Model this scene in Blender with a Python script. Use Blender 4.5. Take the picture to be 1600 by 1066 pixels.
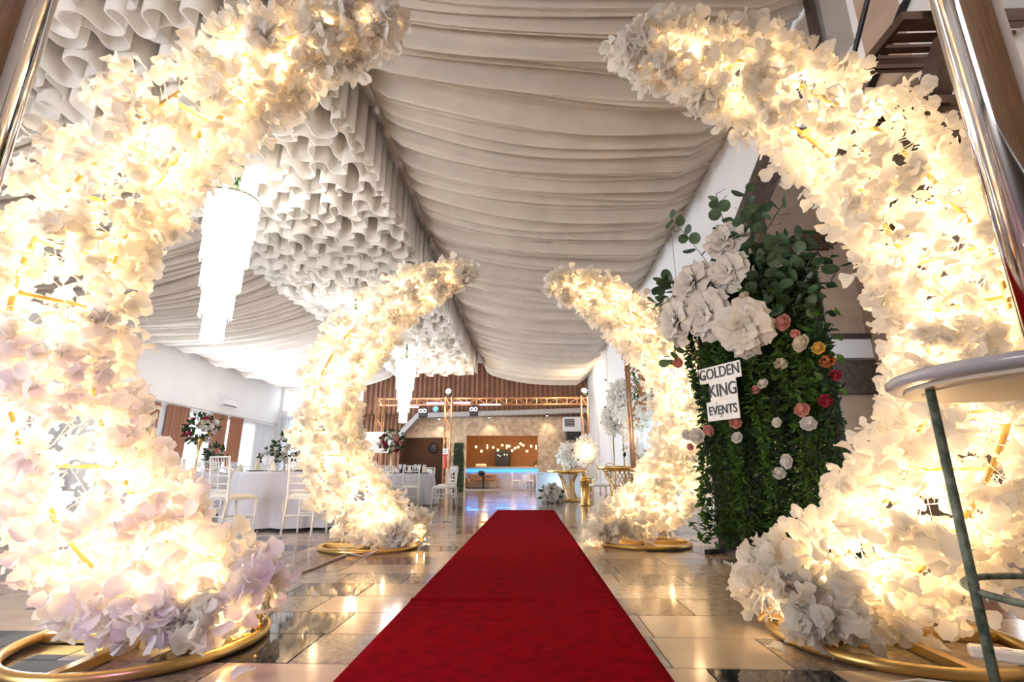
import bpy, math, random
import numpy as np
from mathutils import Vector, Matrix, noise
random.seed(7); rng = np.random.default_rng(7)
PI = math.pi
S = bpy.context.scene
COL = S.collection
for o in list(bpy.data.objects): bpy.data.objects.remove(o)

# ------------------------------------------------------------------ camera, world, lights, exposure
cam_d = bpy.data.cameras.new('camera'); cam = bpy.data.objects.new('camera', cam_d); COL.objects.link(cam)
cam.location = (0, 0, .7)
cam.rotation_euler = (PI/2 + math.radians(15.23), 0, math.radians(2.0))
cam_d.sensor_width = 36; cam_d.lens = 775/1600*36; cam_d.clip_start = .02; cam_d.clip_end = 200
S.camera = cam
S.view_settings.view_transform = 'Standard'; S.view_settings.look = 'None'
S.view_settings.exposure = 0.8; S.view_settings.gamma = 1; S.view_settings.use_curve_mapping = False
w = bpy.data.worlds.new('daylight'); S.world = w; w.use_nodes = True
w.node_tree.nodes['Background'].inputs[0].default_value = (.86, .93, 1, 1)
w.node_tree.nodes['Background'].inputs[1].default_value = 2.2

def light(name, kind, loc, energy, color, parent=None, **k):
    d = bpy.data.lights.new(name, kind); d.energy = energy; d.color = color
    rot = k.pop('rot', None)
    for a, v in k.items(): setattr(d, a, v)
    o = bpy.data.objects.new(name, d); COL.objects.link(o); o.location = loc
    if rot: o.rotation_euler = rot
    if parent: o.parent = parent
    return o
# daylight falling through the glazed left side and an added fill lamp at the unseen opening behind the camera
for y in (16.6, 19.8, 23.2):
    light('window_daylight', 'AREA', (-13.2, y, 2.1), 320, (.78, .88, 1), shape='RECTANGLE', size=2.2, size_y=3.6, rot=(0, -PI/2, 0))
light('entrance_fill', 'AREA', (-6.5, -2.0, 1.7), 230, (.97, .97, 1), shape='RECTANGLE', size=3.8, size_y=3.1, rot=(PI/2, 0, 0))

# ------------------------------------------------------------------ materials
MATS = {}
def mat(name, color, rough=.6, metal=0, noise_amt=0, nscale=6, bump=0, bscale=40, emit=None, estr=0, trans=0, coat=0, sheen=0, color2=None, detail=4, stretch=None, spec=None):
    m = bpy.data.materials.new(name); m.use_nodes = True; nt = m.node_tree; N = nt.nodes; L = nt.links
    b = N['Principled BSDF']
    b.inputs['Base Color'].default_value = (*color, 1); b.inputs['Roughness'].default_value = rough; b.inputs['Metallic'].default_value = metal
    if coat: b.inputs['Coat Weight'].default_value = coat
    if sheen: b.inputs['Sheen Weight'].default_value = sheen
    if spec is not None: b.inputs['Specular IOR Level'].default_value = spec
    pos = None
    if noise_amt or color2 or bump:
        g = N.new('ShaderNodeNewGeometry'); pos = g.outputs['Position']
        if stretch:
            mp = N.new('ShaderNodeMapping'); mp.inputs['Scale'].default_value = stretch; L.new(pos, mp.inputs['Vector']); pos = mp.outputs[0]
    if noise_amt or color2:
        n = N.new('ShaderNodeTexNoise'); n.inputs['Scale'].default_value = nscale; n.inputs['Detail'].default_value = detail; L.new(pos, n.inputs['Vector'])
        r = N.new('ShaderNodeValToRGB'); L.new(n.outputs['Fac'], r.inputs['Fac'])
        c2 = color2 or tuple(min(1, c*(1+noise_amt)) for c in color); c1 = color if color2 else tuple(c*(1-noise_amt) for c in color)
        r.color_ramp.elements[0].color = (*c1, 1); r.color_ramp.elements[1].color = (*c2, 1)
        r.color_ramp.elements[0].position = .36; r.color_ramp.elements[1].position = .64
        L.new(r.outputs[0], b.inputs['Base Color'])
    if bump:
        n2 = N.new('ShaderNodeTexNoise'); n2.inputs['Scale'].default_value = bscale; n2.inputs['Detail'].default_value = 3; L.new(pos, n2.inputs['Vector'])
        bp = N.new('ShaderNodeBump'); bp.inputs['Strength'].default_value = bump; bp.inputs['Distance'].default_value = .01
        L.new(n2.outputs['Fac'], bp.inputs['Height']); L.new(bp.outputs[0], b.inputs['Normal'])
    if emit:
        b.inputs['Emission Color'].default_value = (*emit, 1); b.inputs['Emission Strength'].default_value = estr
    if trans:
        t = N.new('ShaderNodeBsdfTranslucent'); t.inputs['Color'].default_value = (*color, 1)
        mx = N.new('ShaderNodeMixShader'); mx.inputs[0].default_value = trans
        L.new(b.outputs[0], mx.inputs[1]); L.new(t.outputs[0], mx.inputs[2]); L.new(mx.outputs[0], N['Material Output'].inputs['Surface'])
    MATS[name] = m
    return m
M = MATS
mat('petal', (.95, .925, .885), .7, trans=.55)
mat('ruffle', (.955, .925, .885), .6, trans=.45)
mat('drape', (.64, .575, .51), .75,  noise_amt=.05, nscale=2)
mat('white_wall', (.78, .78, .80), .7, noise_amt=.02, nscale=1.2)
mat('beige_cloth', (.44, .33, .25), .85, noise_amt=.08, nscale=3)
mat('unseen_wall_brown', (.30, .19, .12), .7, noise_amt=.15, nscale=3)
mat('gold', (.80, .52, .18), .28, 1)
mat('gold_paint', (.62, .42, .15), .35, .85)
mat('chrome', (.74, .70, .68), .07, 1)
mat('bronze_mirror', (.20, .14, .11), .12, .9)
mat('black_metal', (.015, .015, .017), .4, .3)
mat('dark_wood', (.07, .045, .035), .5, noise_amt=.3, nscale=12)
mat('copper_truss', (.62, .33, .17), .35, .7)
mat('white_paint', (.86, .86, .87), .35)
mat('cloth_white_lilac_shade', (.62, .62, .71), .85)  # white cloth with its bluish lilac shade put into the colour
mat('cushion', (.80, .77, .72), .85)
mat('napkin', (.86, .78, .62), .8)
mat('red_carpet', (.26, .0006, .006), .97, noise_amt=.16, nscale=14, detail=9, bump=.8, bscale=240, spec=.02)
mat('curtain_brown', (.27, .135, .085), .85, noise_amt=.1, nscale=2, trans=.1)
mat('curtain_terracotta', (.46, .24, .16), .85, trans=.35)
mat('sheer', (.92, .93, .95), .8, trans=.6)
mat('stone', (.66, .49, .33), .6, color2=(.42, .29, .19), nscale=5, detail=8, bump=.15, bscale=14)
mat('grey_slab', (.42, .40, .40), .6, noise_amt=.05)
mat('brown_room', (.14, .075, .05), .8)
mat('orange_room', (.42, .235, .125), .8)
mat('counter', (.42, .36, .32), .4)
mat('counter_front', (.75, .72, .76), .5)
mat('leaf', (.065, .155, .022), .55, noise_amt=.45, nscale=14, trans=.25)
mat('leaf_dark', (.02, .055, .02), .6, noise_amt=.4, nscale=10, trans=.15)
mat('eucalyptus', (.075, .14, .075), .5, noise_amt=.4, nscale=9, trans=.15)
mat('rose_pink', (.80, .40, .36), .7, trans=.2)
mat('rose_cream', (.86, .77, .66), .7, trans=.2)
mat('bloom_white', (.88, .85, .82), .75, trans=.25)
mat('rose_red', (.40, .03, .07), .7, trans=.1)
mat('rose_orange', (.65, .22, .08), .7, trans=.1)
mat('bloom_yellow', (.70, .45, .10), .7)
mat('black', (.012, .012, .014), .45)
mat('sign_white', (.88, .88, .88), .4)
mat('speaker_white', (.75, .76, .78), .5)
mat('sofa', (.45, .30, .2), .7)
mat('glass_clear', (.9, .93, .95), .05, spec=.6)
mat('patina', (.075, .115, .085), .6, .3, color2=(.25, .28, .23), nscale=30, bump=.2)
mat('table_under', (.72, .64, .54), .5)
mat('table_top', (.46, .46, .52), .2)
mat('grout', (.10, .085, .07), .7)
mat('cable', (.8, .78, .76), .5)
mat('red_paint', (.6, .03, .02), .4)
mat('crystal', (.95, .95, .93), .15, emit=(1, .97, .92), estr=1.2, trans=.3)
mat('led_warm', (1, .8, .5), .5, emit=(1, .72, .36), estr=40)
mat('bulb_amber', (1, .7, .35), .5, emit=(1, .62, .22), estr=5)
mat('led_blue', (.1, .3, 1), .5, emit=(.05, .28, 1), estr=1.3)
mat('led_violet', (.6, .4, 1), .5, emit=(.62, .42, 1), estr=5)
mat('led_white', (1, 1, 1), .5, emit=(1, .97, .92), estr=4)
mat('lamp_warm', (1, .9, .7), .5, emit=(1, .82, .55), estr=40)
mat('lamp_teal', (.4, 1, .9), .5, emit=(.35, 1, .85), estr=6)
mat('window_glow', (.9, .95, 1), .3, emit=(.86, .93, 1), estr=1.6)
TILE = [mat('tile_beige', (.52, .41, .305), .13, noise_amt=.10, nscale=3, detail=6, bump=.035, bscale=2.5),
        mat('tile_sand', (.50, .39, .28), .13, color2=(.36, .27, .19), nscale=22, detail=6, bump=.035, bscale=2.5),
        mat('tile_speckle', (.30, .255, .215), .13, color2=(.15, .12, .10), nscale=38, detail=6, bump=.035, bscale=2.5),
        mat('tile_black', (.028, .028, .03), .05, noise_amt=.5, nscale=30),
        mat('tile_rust', (.27, .12, .055), .13, color2=(.15, .06, .03), nscale=30, detail=6, bump=.035, bscale=2.5),
        mat('tile_grey', (.33, .31, .30), .13, noise_amt=.2, nscale=8, bump=.035, bscale=2.5)]
def glass(name, tint, fac):
    m = bpy.data.materials.new(name); m.use_nodes = True; nt = m.node_tree
    b = nt.nodes['Principled BSDF']; b.inputs['Base Color'].default_value = (*tint, 1); b.inputs['Roughness'].default_value = .05
    t = nt.nodes.new('ShaderNodeBsdfTransparent'); mx = nt.nodes.new('ShaderNodeMixShader'); mx.inputs[0].default_value = fac
    nt.links.new(t.outputs[0], mx.inputs[1]); nt.links.new(b.outputs[0], mx.inputs[2]); nt.links.new(mx.outputs[0], nt.nodes['Material Output'].inputs['Surface'])
    M[name] = m
glass('pane', (.9, .95, 1), .12); glass('drinking_glass', (.95, .97, 1), .35)

# ------------------------------------------------------------------ mesh helpers
class MB:
    def __init__(s): s.v = []; s.f = []
    def add(s, vs, fs):
        n = len(s.v); s.v += [tuple(p) for p in vs]; s.f += [tuple(i+n for i in q) for q in fs]; return s
    def box(s, x0, x1, y0, y1, z0, z1):
        return s.add([(x0,y0,z0),(x1,y0,z0),(x1,y1,z0),(x0,y1,z0),(x0,y0,z1),(x1,y0,z1),(x1,y1,z1),(x0,y1,z1)],
                     [(3,2,1,0),(4,5,6,7),(0,1,5,4),(1,2,6,5),(2,3,7,6),(3,0,4,7)])
    def bevbox(s, x0, x1, y0, y1, z0, z1, b=.01):
        # box with chamfered vertical and horizontal edges
        X = (x0, x0+b, x1-b, x1); Y = (y0, y0+b, y1-b, y1)
        def ring(ix, z): 
            a, c = (0, 3) if ix == 0 else (1, 2)
            if ix == 0: return [(X[1],Y[0],z),(X[2],Y[0],z),(X[3],Y[1],z),(X[3],Y[2],z),(X[2],Y[3],z),(X[1],Y[3],z),(X[0],Y[2],z),(X[0],Y[1],z)]
            return [(X[1],Y[1],z),(X[2],Y[1],z),(X[2],Y[1],z),(X[2],Y[2],z),(X[2],Y[2],z),(X[1],Y[2],z),(X[1],Y[2],z),(X[1],Y[1],z)]
        vs = ring(1, z0)+ring(0, z0+b)+ring(0, z1-b)+ring(1, z1); fs = []
        for r in range(3):
            for i in range(8): j = (i+1) % 8; fs.append((r*8+i, r*8+j, r*8+8+j, r*8+8+i))
        fs.append((0,7,5,3,1)[::1] if False else (5,3,1,0)); fs.append((24,25,27,29))
        return s.add(vs, fs)
    def tube(s, pts, r, n=8, closed=False, caps=True):
        P = [Vector(p) for p in pts]; k = len(P); R = r if isinstance(r, (list, tuple)) else [r]*k
        vs = []; prev = None
        for i, p in enumerate(P):
            t = (P[(i+1) % k]-P[i-1]) if closed else (P[min(i+1,k-1)]-P[max(i-1,0)])
            t = t.normalized() if t.length > 1e-9 else Vector((0,0,1))
            if prev is None:
                a = Vector((0,0,1)) if abs(t.z) < .9 else Vector((1,0,0)); u = t.cross(a).normalized()
            else: u = (prev - t*prev.dot(t)).normalized()
            prev = u; q = t.cross(u)
            for j in range(n):
                a = 2*PI*(j+.5)/n; vs.append(p+(u*math.cos(a)+q*math.sin(a))*R[i])
        fs = []
        for i in range(k if closed else k-1):
            for j in range(n):
                a = i*n+j; b = i*n+(j+1) % n; c = ((i+1) % k)*n+(j+1) % n; d = ((i+1) % k)*n+j; fs.append((a,b,c,d))
        if caps and not closed: fs += [tuple(range(n))[::-1], tuple(range((k-1)*n, k*n))]
        return s.add(vs, fs)
    def lathe(s, prof, n=24, c=(0,0)):
        vs = []; k = len(prof)
        for r, z in prof:
            for j in range(n): a = 2*PI*j/n; vs.append((c[0]+r*math.cos(a), c[1]+r*math.sin(a), z))
        fs = [(i*n+j, i*n+(j+1) % n, (i+1)*n+(j+1) % n, (i+1)*n+j) for i in range(k-1) for j in range(n)]
        if prof[0][0] > 1e-6: fs.append(tuple(range(n))[::-1])
        if prof[-1][0] > 1e-6: fs.append(tuple(range((k-1)*n, k*n)))
        return s.add(vs, fs)
    def grid(s, fn, nu, nv):
        vs = [fn(i/nu, j/nv) for j in range(nv+1) for i in range(nu+1)]
        return s.add(vs, [(j*(nu+1)+i, j*(nu+1)+i+1, (j+1)*(nu+1)+i+1, (j+1)*(nu+1)+i) for j in range(nv) for i in range(nu)])
    def ball(s, c, r, n=8, m=6, sz=1):
        prof = [(max(1e-7, r*math.sin(PI*i/m)), -r*sz*math.cos(PI*i/m)) for i in range(m+1)]
        t = MB().lathe(prof, n); return s.add([(x+c[0], y+c[1], z+c[2]) for x, y, z in t.v], t.f)
    def prism(s, poly, a0, a1, axis='y'):
        # polygon in (x,z) for axis y, (y,z) for axis x, (x,y) for axis z
        mk = {'y': lambda p, a: (p[0], a, p[1]), 'x': lambda p, a: (a, p[0], p[1]), 'z': lambda p, a: (p[0], p[1], a)}[axis]
        n = len(poly); vs = [mk(p, a0) for p in poly]+[mk(p, a1) for p in poly]
        return s.add(vs, [tuple(range(n))[::-1], tuple(range(n, 2*n))]+[(i, (i+1) % n, n+(i+1) % n, n+i) for i in range(n)])
    def mesh(s, name, m, smooth=False):
        me = bpy.data.meshes.new(name); me.from_pydata(s.v, [], s.f); me.materials.append(M[m] if isinstance(m, str) else m)
        if smooth: me.shade_smooth() if hasattr(me, 'shade_smooth') else me.polygons.foreach_set('use_smooth', [True]*len(me.polygons))
        me.update(); return me
    def build(s, name, m, parent=None, smooth=False, loc=None, rot=None):
        return obj(name, s.mesh(name, m, smooth), parent, loc, rot)
def obj(name, me, parent=None, loc=None, rot=None, scale=None):
    o = bpy.data.objects.new(name, me); COL.objects.link(o)
    if parent: o.parent = parent
    if loc is not None: o.location = loc
    if rot is not None: o.rotation_euler = rot
    if scale is not None: o.scale = scale if hasattr(scale, '__len__') else (scale,)*3
    return o
def tag(o, label, cat, group=None):
    o['label'] = label; o['category'] = cat
    if group: o['group'] = group
    return o
def thing(name, label, cat, loc=(0,0,0), rz=0, group=None):
    o = bpy.data.objects.new(name, None); COL.objects.link(o); o.location = loc; o.rotation_euler = (0,0,rz); o.empty_display_size = .1
    return tag(o, label, cat, group)
def struct(o): o['kind'] = 'structure'; return o
def copy_tree(root, loc, rz=0, label=None, sc=None):
    def cp(o, par):
        c = o.copy(); COL.objects.link(c); c.parent = par
        for ch in list(o.children): cp(ch, c)
        return c
    r = cp(root, None); r.location = loc; r.rotation_euler = (0,0,rz)
    if sc: r.scale = (sc,)*3
    if label: r['label'] = label
    return r
def np_mesh(name, V, F, m, smooth=False):
    """V (n,3), F (k,3|4)"""
    me = bpy.data.meshes.new(name); k, q = F.shape
    me.vertices.add(len(V)); me.vertices.foreach_set('co', V.astype(np.float32).ravel())
    me.loops.add(k*q); me.loops.foreach_set('vertex_index', F.astype(np.int32).ravel())
    me.polygons.add(k); me.polygons.foreach_set('loop_start', np.arange(0, k*q, q, dtype=np.int32))
    try: me.polygons.foreach_set('loop_total', np.full(k, q, dtype=np.int32))
    except Exception: pass
    if smooth: me.polygons.foreach_set('use_smooth', np.ones(k, dtype=bool))
    me.materials.append(M[m]); me.update(calc_edges=True); return me
def tri(mb):
    T = []
    for q in mb.f:
        for i in range(1, len(q)-1): T.append((q[0], q[i], q[i+1]))
    return np.array(mb.v, float), np.array(T, int)
def scatter(tpl, Ms):
    """template (V,T) placed by list of 4x4 -> arrays"""
    V, T = tpl; A = np.array([np.array(m) for m in Ms]); n = len(A)
    VV = np.einsum('nij,vj->nvi', A[:, :3, :3], V)+A[:, None, :3, 3]
    TT = T[None]+(np.arange(n)*len(V))[:, None, None]
    return VV.reshape(-1, 3), TT.reshape(-1, 3)
def frame_to(direction, roll=0, scale=1, loc=(0,0,0)):
    """matrix whose +Y (petal length axis) points along direction"""
    y = Vector(direction).normalized(); a = Vector((0,0,1)) if abs(y.z) < .95 else Vector((1,0,0))
    x = y.cross(a).normalized(); z = x.cross(y)
    m = Matrix((x, y, z)).transposed().to_4x4()
    return Matrix.Translation(loc) @ m @ Matrix.Rotation(roll, 4, 'Y') @ Matrix.Scale(scale, 4)
def rv(): return Vector((random.gauss(0,1), random.gauss(0,1), random.gauss(0,1))).normalized()

# ------------------------------------------------------------------ setting: floor of separate stone tiles
floor = struct(MB().box(-14, 6.4, -2.2, 31, -.2, -.012).build('floor', 'grout'))
tiles = []
RD = .37; y = .3; row = 0
while y < 26.6:
    x = -13.9 - random.random()*.6; k = row % 2
    while x < 6.2:
        if k == 0:
            L_ = random.choice([.74, .74, .92, .46]); c = random.choices([0,1,5,2], [5,2.2,1,1.4])[0] if L_ > .5 else random.choice([2,3,1])
        else:
            L_ = random.choice([.46, .46, .56, .37]); c = random.choices([0,1,2,3,4,5], [.7,2.2,2.8,1.5,2.2,.8])[0]
        tiles.append((x, y, min(L_, 6.2-x) if x+L_ > 6.2 else L_, c)); x += L_
    y += RD; row += 1
def vis(t):
    x, y = t[0]+t[2]/2, t[1]+RD/2
    return y > 1.4 and -1.05 < (x+.04*y)/(y+.3) < 1.05 and not (-.6 < x < .4)
order = sorted([t for t in tiles if vis(t)], key=lambda t: t[0]**2+t[1]**2)[:300]
pick = set(id(t) for t in order); cache = {}
for t in order:
    key = (round(t[2],3), t[3])
    if key not in cache:
        g = .0025; cache[key] = MB().add([(g,g,-.012),(t[2]-g,g,-.012),(t[2]-g,RD-g,-.012),(g,RD-g,-.012),(g+.001,g+.001,0),(t[2]-g-.001,g+.001,0),(t[2]-g-.001,RD-g-.001,0),(g+.001,RD-g-.001,0)],
            [(4,5,6,7),(0,1,5,4),(1,2,6,5),(2,3,7,6),(3,0,4,7)]).mesh('tile', TILE[t[3]])
    obj('tile', cache[key], floor, (t[0], t[1], 0))
rest = MB(); mi = []
for t in tiles:
    if id(t) in pick: continue
    g = .0025; x0, x1, y0, y1 = t[0]+g, t[0]+t[2]-g, t[1]+g, t[1]+RD-g
    rest.add([(x0,y0,-.012),(x1,y0,-.012),(x1,y1,-.012),(x0,y1,-.012),(x0,y0,0),(x1,y0,0),(x1,y1,0),(x0,y1,0)], [(4,5,6,7),(0,1,5,4),(1,2,6,5),(2,3,7,6),(3,0,4,7)]); mi += [t[3]]*5
me = rest.mesh('tile_field', TILE[0])
for t in TILE[1:]: me.materials.append(t)
me.polygons.foreach_set('material_index', mi); o = obj('tile_field', me, floor); o['kind'] = 'stuff'

# walls
struct(MB().prism([(27,0),(7.8,0),(7.8,3.76),(5.0,4.98),(5.0,6.4),(27,6.4)], 3.1, 3.25, 'x').build('wall_right', 'white_wall'))
struct(MB().prism([(-2.2,0),(3.35,0),(3.35,6.4),(-2.2,6.4)], 3.1, 3.25, 'x').build('wall_entrance', 'white_wall'))
wb = MB().box(-13.65, -8.5, -2.35, -2.2, 0, 6.6).box(-8.5, -4.5, -2.35, -2.2, 3.3, 6.6).box(-4.5, 3.25, -2.35, -2.2, 0, 6.6)
struct(wb.build('wall_front_unseen', 'unseen_wall_brown'))  # unseen wall added behind the camera so the steel posts reflect brown
wl = MB()
WIN = [ (15.4,17.4), (18.6,20.9), (21.9,24.2)]
ys = -2.2
for a, b in WIN:
    wl.box(-13.65, -13.5, ys, a, 0, 6.3); wl.box(-13.65, -13.5, a, b, 0, .75); wl.box(-13.65, -13.5, a, b, 3.2, 6.3); ys = b
wl.box(-13.65, -13.5, ys, 26.7, 0, 6.3)
wall_left = struct(wl.build('wall_left', 'white_wall'))
for n, (a, b) in enumerate(WIN):
    wf = MB()
    for q in (a, (a+b)/2-.03, b-.06): wf.box(-13.6, -13.52, q, q+.06, .75, 3.2)
    wf.box(-13.6, -13.52, a+.06, b-.06, .75, .81).box(-13.6, -13.52, a+.06, b-.06, 3.14, 3.2)
    wn = struct(wf.build('window_%d' % (n+1), 'white_paint'))
    for q in (a+.06, (a+b)/2+.03): MB().box(-13.565, -13.555, q, q+(b-a)/2-.09, .81, 3.14).build('pane', 'pane', wn)
# far wall with bar opening and left opening
fw = MB()
Y0, Y1 = 26.5, 26.7
fw.box(-13.65, -6.9, Y0, Y1, 0, 7.4); fw.box(-6.9, -4.38, Y0, Y1, 2.66, 7.4); fw.box(-4.38, -3.34, Y0, Y1, 0, 7.4)
fw.box(-3.34, .43, Y0, Y1, 2.76, 7.4); fw.box(.43, 3.25, Y0, Y1, 0, 7.4)
struct(fw.build('wall_back', 'stone'))
struct(MB().box(-13.5, -8.9, 26.44, 26.497, 0, 7.4).build('wall_back_white', 'white_wall'))
struct(MB().prism([(-7.0,2.25),(-5.78,3.62),(3.1,3.86),(3.1,4.1),(-5.85,3.86),(-7.15,2.5)], 25.7, 26.497).build('trim_1', 'grey_slab'))
struct(MB().box(-3.34, .43, 26.3, 26.5, 0, .07).build('trim_2', 'counter'))
# rooms behind
rm = MB().box(-3.9, .9, 30, 30.1, 0, 3).box(-3.9, -3.8, 26.7, 30, 0, 3).box(.8, .9, 26.7, 30, 0, 3).box(-3.9, .9, 26.7, 30.1, 3, 3.1)
struct(rm.build('wall_bar', 'orange_room'))
rm = MB().box(-7.2, -4.0, 29, 29.1, 0, 3).box(-7.2, -7.1, 26.7, 29, 0, 3).box(-4.1, -4.0, 26.7, 29, 0, 3).box(-7.2, -4.0, 26.7, 29.1, 3, 3.1)
struct(rm.build('wall_side_room', 'brown_room'))
# side bay behind the right wall
struct(MB().box(3.25, 6.3, 9, 9.1, 0, 6.6).build('wall_bay_end', 'beige_cloth'))
bw = MB().box(6.2, 6.3, -2, 4.2, 0, 6.6).box(6.2, 6.3, 4.2, 7.4, 0, 1).box(6.2, 6.3, 4.2, 7.4, 3, 6.6).box(6.2, 6.3, 7.4, 9, 0, 6.6)  # opening added out of view to let daylight brighten the bay
struct(bw.build('wall_bay_side', 'beige_cloth'))
struct(MB().box(3.1, 6.3, -2.2, 9.1, 6.6, 6.7).build('ceiling_bay', 'beige_cloth'))
struct(MB().box(3.3, 6.2, 8.9, 8.995, 2.75, 3.1).build('trim_3', 'white_wall'))
struct(MB().box(3.3, 6.2, 8.86, 8.995, 3.1, 3.2).build('trim_4', 'dark_wood'))
struct(MB().box(3.3, 6.2, 8.86, 8.995, 2.1, 2.7).build('trim_5', 'dark_wood'))
struct(MB().prism([(7.9,3.55),(7.9,3.78),(4.9,5.08),(4.9,4.85)], 3.02, 3.3, 'x').build('trim_6', 'dark_wood'))
struct(MB().box(3.16, 3.26, 6.25, 6.38, 0, 4.9).build('trim_7', 'bronze_mirror'))
# clerestory window high in the right wall
wf = MB().box(3.1, 3.2, 4.95, 5.05, 4.95, 6.4).box(3.1, 3.2, 3.8, 3.88, 4.3, 6.4).box(3.1, 3.2, 3.88, 4.95, 4.55, 4.65)
wn = struct(wf.build('window_7', 'white_paint'))
MB().box(3.08, 3.2, 4.36, 4.44, 4.65, 6.4).build('mullion', 'dark_wood', wn)
for a, b in ((3.88, 4.36), (4.44, 4.95)): MB().box(3.145, 3.155, a, b, 4.65, 6.4).build('pane', 'pane', wn)
struct(MB().box(3.1, 3.25, 3.35, 3.8, 3.9, 6.4).build('wall_drape_panel', 'beige_cloth'))
struct(MB().prism([(3.28,4.40),(3.24,4.40),(4.04,3.86),(4.08,3.86)], 3.04, 3.1, 'x').build('trim_8', 'black_metal'))
struct(MB().box(-13.3, -12.5, 26.4, 26.44, 4.15, 5.3).build('window_8', 'window_glow'))

for n, y in enumerate((9.8, 14.6, 19.4)): struct(MB().box(3.092, 3.1, y, y+.02, 0, 5.8).build('trim_%d' % (n+10), 'grey_slab'))
# draped ceiling
def drape(name, xa, za, xb, zb, sag, ph):
    ny, nu = 2300, 26; Y = np.linspace(-2.2, 26.4, ny+1); U = np.linspace(0, 1, nu+1)
    r = np.random.default_rng(ph)
    UU, YY = np.meshgrid(U, Y)
    s = np.sin(PI*UU**.8)
    X = xa+(xb-xa)*UU
    Z = za+(zb-za)*UU - sag*s
    warp = .10*np.sin(2.1*UU+YY*.9+ph)+.05*np.sin(5*UU+YY*2.3)
    T = YY+warp*(.3+UU*.0+.7*s)
    F = np.zeros_like(T)
    for wl_, a in ((1.9,.10),(.83,.085),(.47,.11),(.29,.125),(.19,.105),(.125,.07)):
        p0 = r.random()*6; p = 2*PI*T/wl_+p0+1.3*np.sin(T*.7+p0)+.3*np.sin(1.2*UU*PI+YY/wl_*.7)
        F += a*(1-2*np.abs(np.sin(p/2))**.7)*(1+.35*np.sin(YY*.53+p0+UU*2))
    Z = Z + F*(.12+.88*np.minimum(1, 3.5*s))
    V = np.stack([X, YY+.02*np.sin(T*17), Z], -1).reshape(-1, 3)
    i = np.arange(ny)[:, None]*(nu+1)+np.arange(nu)[None]
    Fc = np.stack([i, i+1, i+nu+2, i+nu+1], -1).reshape(-1, 4)
    return struct(obj(name, np_mesh(name, V, Fc, 'drape', True)))
drape('ceiling_right', -2.45, 6.62, 3.12, 5.82, .34, 3)
drape('ceiling_left', -6.85, 6.6, -13.5, 5.55, .42, 11)
struct(MB().box(-6.95, -2.4, -2.2, 26.4, 6.6, 6.68).build('ceiling_light_block', 'drape'))  # backing board added above the ruffles to block light
struct(MB().box(3.03, 3.1, 5.0, 26.4, 5.78, 5.84).build('trim_9', 'grey_slab'))

# ruffled canopy under the ridge: each hanging strip is a part
canopy = thing('ruffled_ceiling_canopy', 'long white ceiling canopy of hanging wavy fabric ruffles between the draped slopes', 'ceiling decoration', (0,0,6.6))
def ribbon(path, z0f, z1, m='ruffle', th=.012, name='ruffle_strip'):
    n = len(path); vs = []
    for lv in range(4):
        for i, (x, y) in enumerate(path):
            zb = z0f(i); t = lv/3; vs.append((x, y, zb+(z1-zb)*t))
    fs = [(lv*n+i, lv*n+i+1, (lv+1)*n+i+1, (lv+1)*n+i) for lv in range(3) for i in range(n-1)]
    o = MB().add(vs, fs).build(name, m, canopy, True)
    md = o.modifiers.new('thickness', 'SOLIDIFY'); md.thickness = th; md.offset = 0
    return o
yy = 2.6
while yy < 23.9:
    a = []; ph = random.random()*9; wl_ = random.uniform(.52, .72); s = 0; L_ = 4.1
    n = 680; k = ph; j1 = random.random()*50
    for i in range(n+1):
        t = i/n*L_; wv = .60+.34*noise.noise((t*1.1, yy*3.7, j1)); k += 2*PI*(L_/n)/max(.36, wv)
        A = .19*(1+.5*noise.noise((t*.9+9, yy*2.9, j1))); B = .105*wv
        a.append((-6.72+t-B*math.sin(2*k), yy+A*math.sin(k)+.10*noise.noise((t*.8, yy*1.3, 3))))
    dz = random.uniform(-.12, .12)
    ribbon(a, lambda i: -1.03+dz+.05*math.sin(i*.05+ph), 0, th=.022)
    yy += random.uniform(.27, .36)
for xs in (-2.62, -6.76):
    a = []
    n = 1800
    for i in range(n+1):
        t = 2.4+21.6*i/n; k = 2*PI*t/.36+.8*math.sin(t*1.3)
        a.append((xs+.085*math.sin(k)+.03*math.sin(t*2.9), t-.04*math.sin(2*k)))
    ribbon(a, lambda i: -.98+.035*math.sin(i*.1)+.03*math.sin(i*.027), 0)

# ------------------------------------------------------------------ carpet
def cfn(u, v):
    x = -.69+1.185*u; y = .9+10.1*v
    z = .011+.0015*noise.noise((x*2, y*1.3, 0))
    z += .010*math.exp(-((y-3.16-.04*x)/.03)**2)*(1 if x < -.1 else math.exp(-((x+.1)/.2)**2))
    return (x, y, max(z, .006))
cb = MB().grid(cfn, 24, 500)
n0 = len(cb.v); 
o = cb.build('red_carpet', 'red_carpet', None, True); md = o.modifiers.new('thickness', 'SOLIDIFY'); md.thickness = .006; md.offset = -1
tag(o, 'long red carpet runner laid down the middle of the tiled floor', 'carpet')

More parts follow.
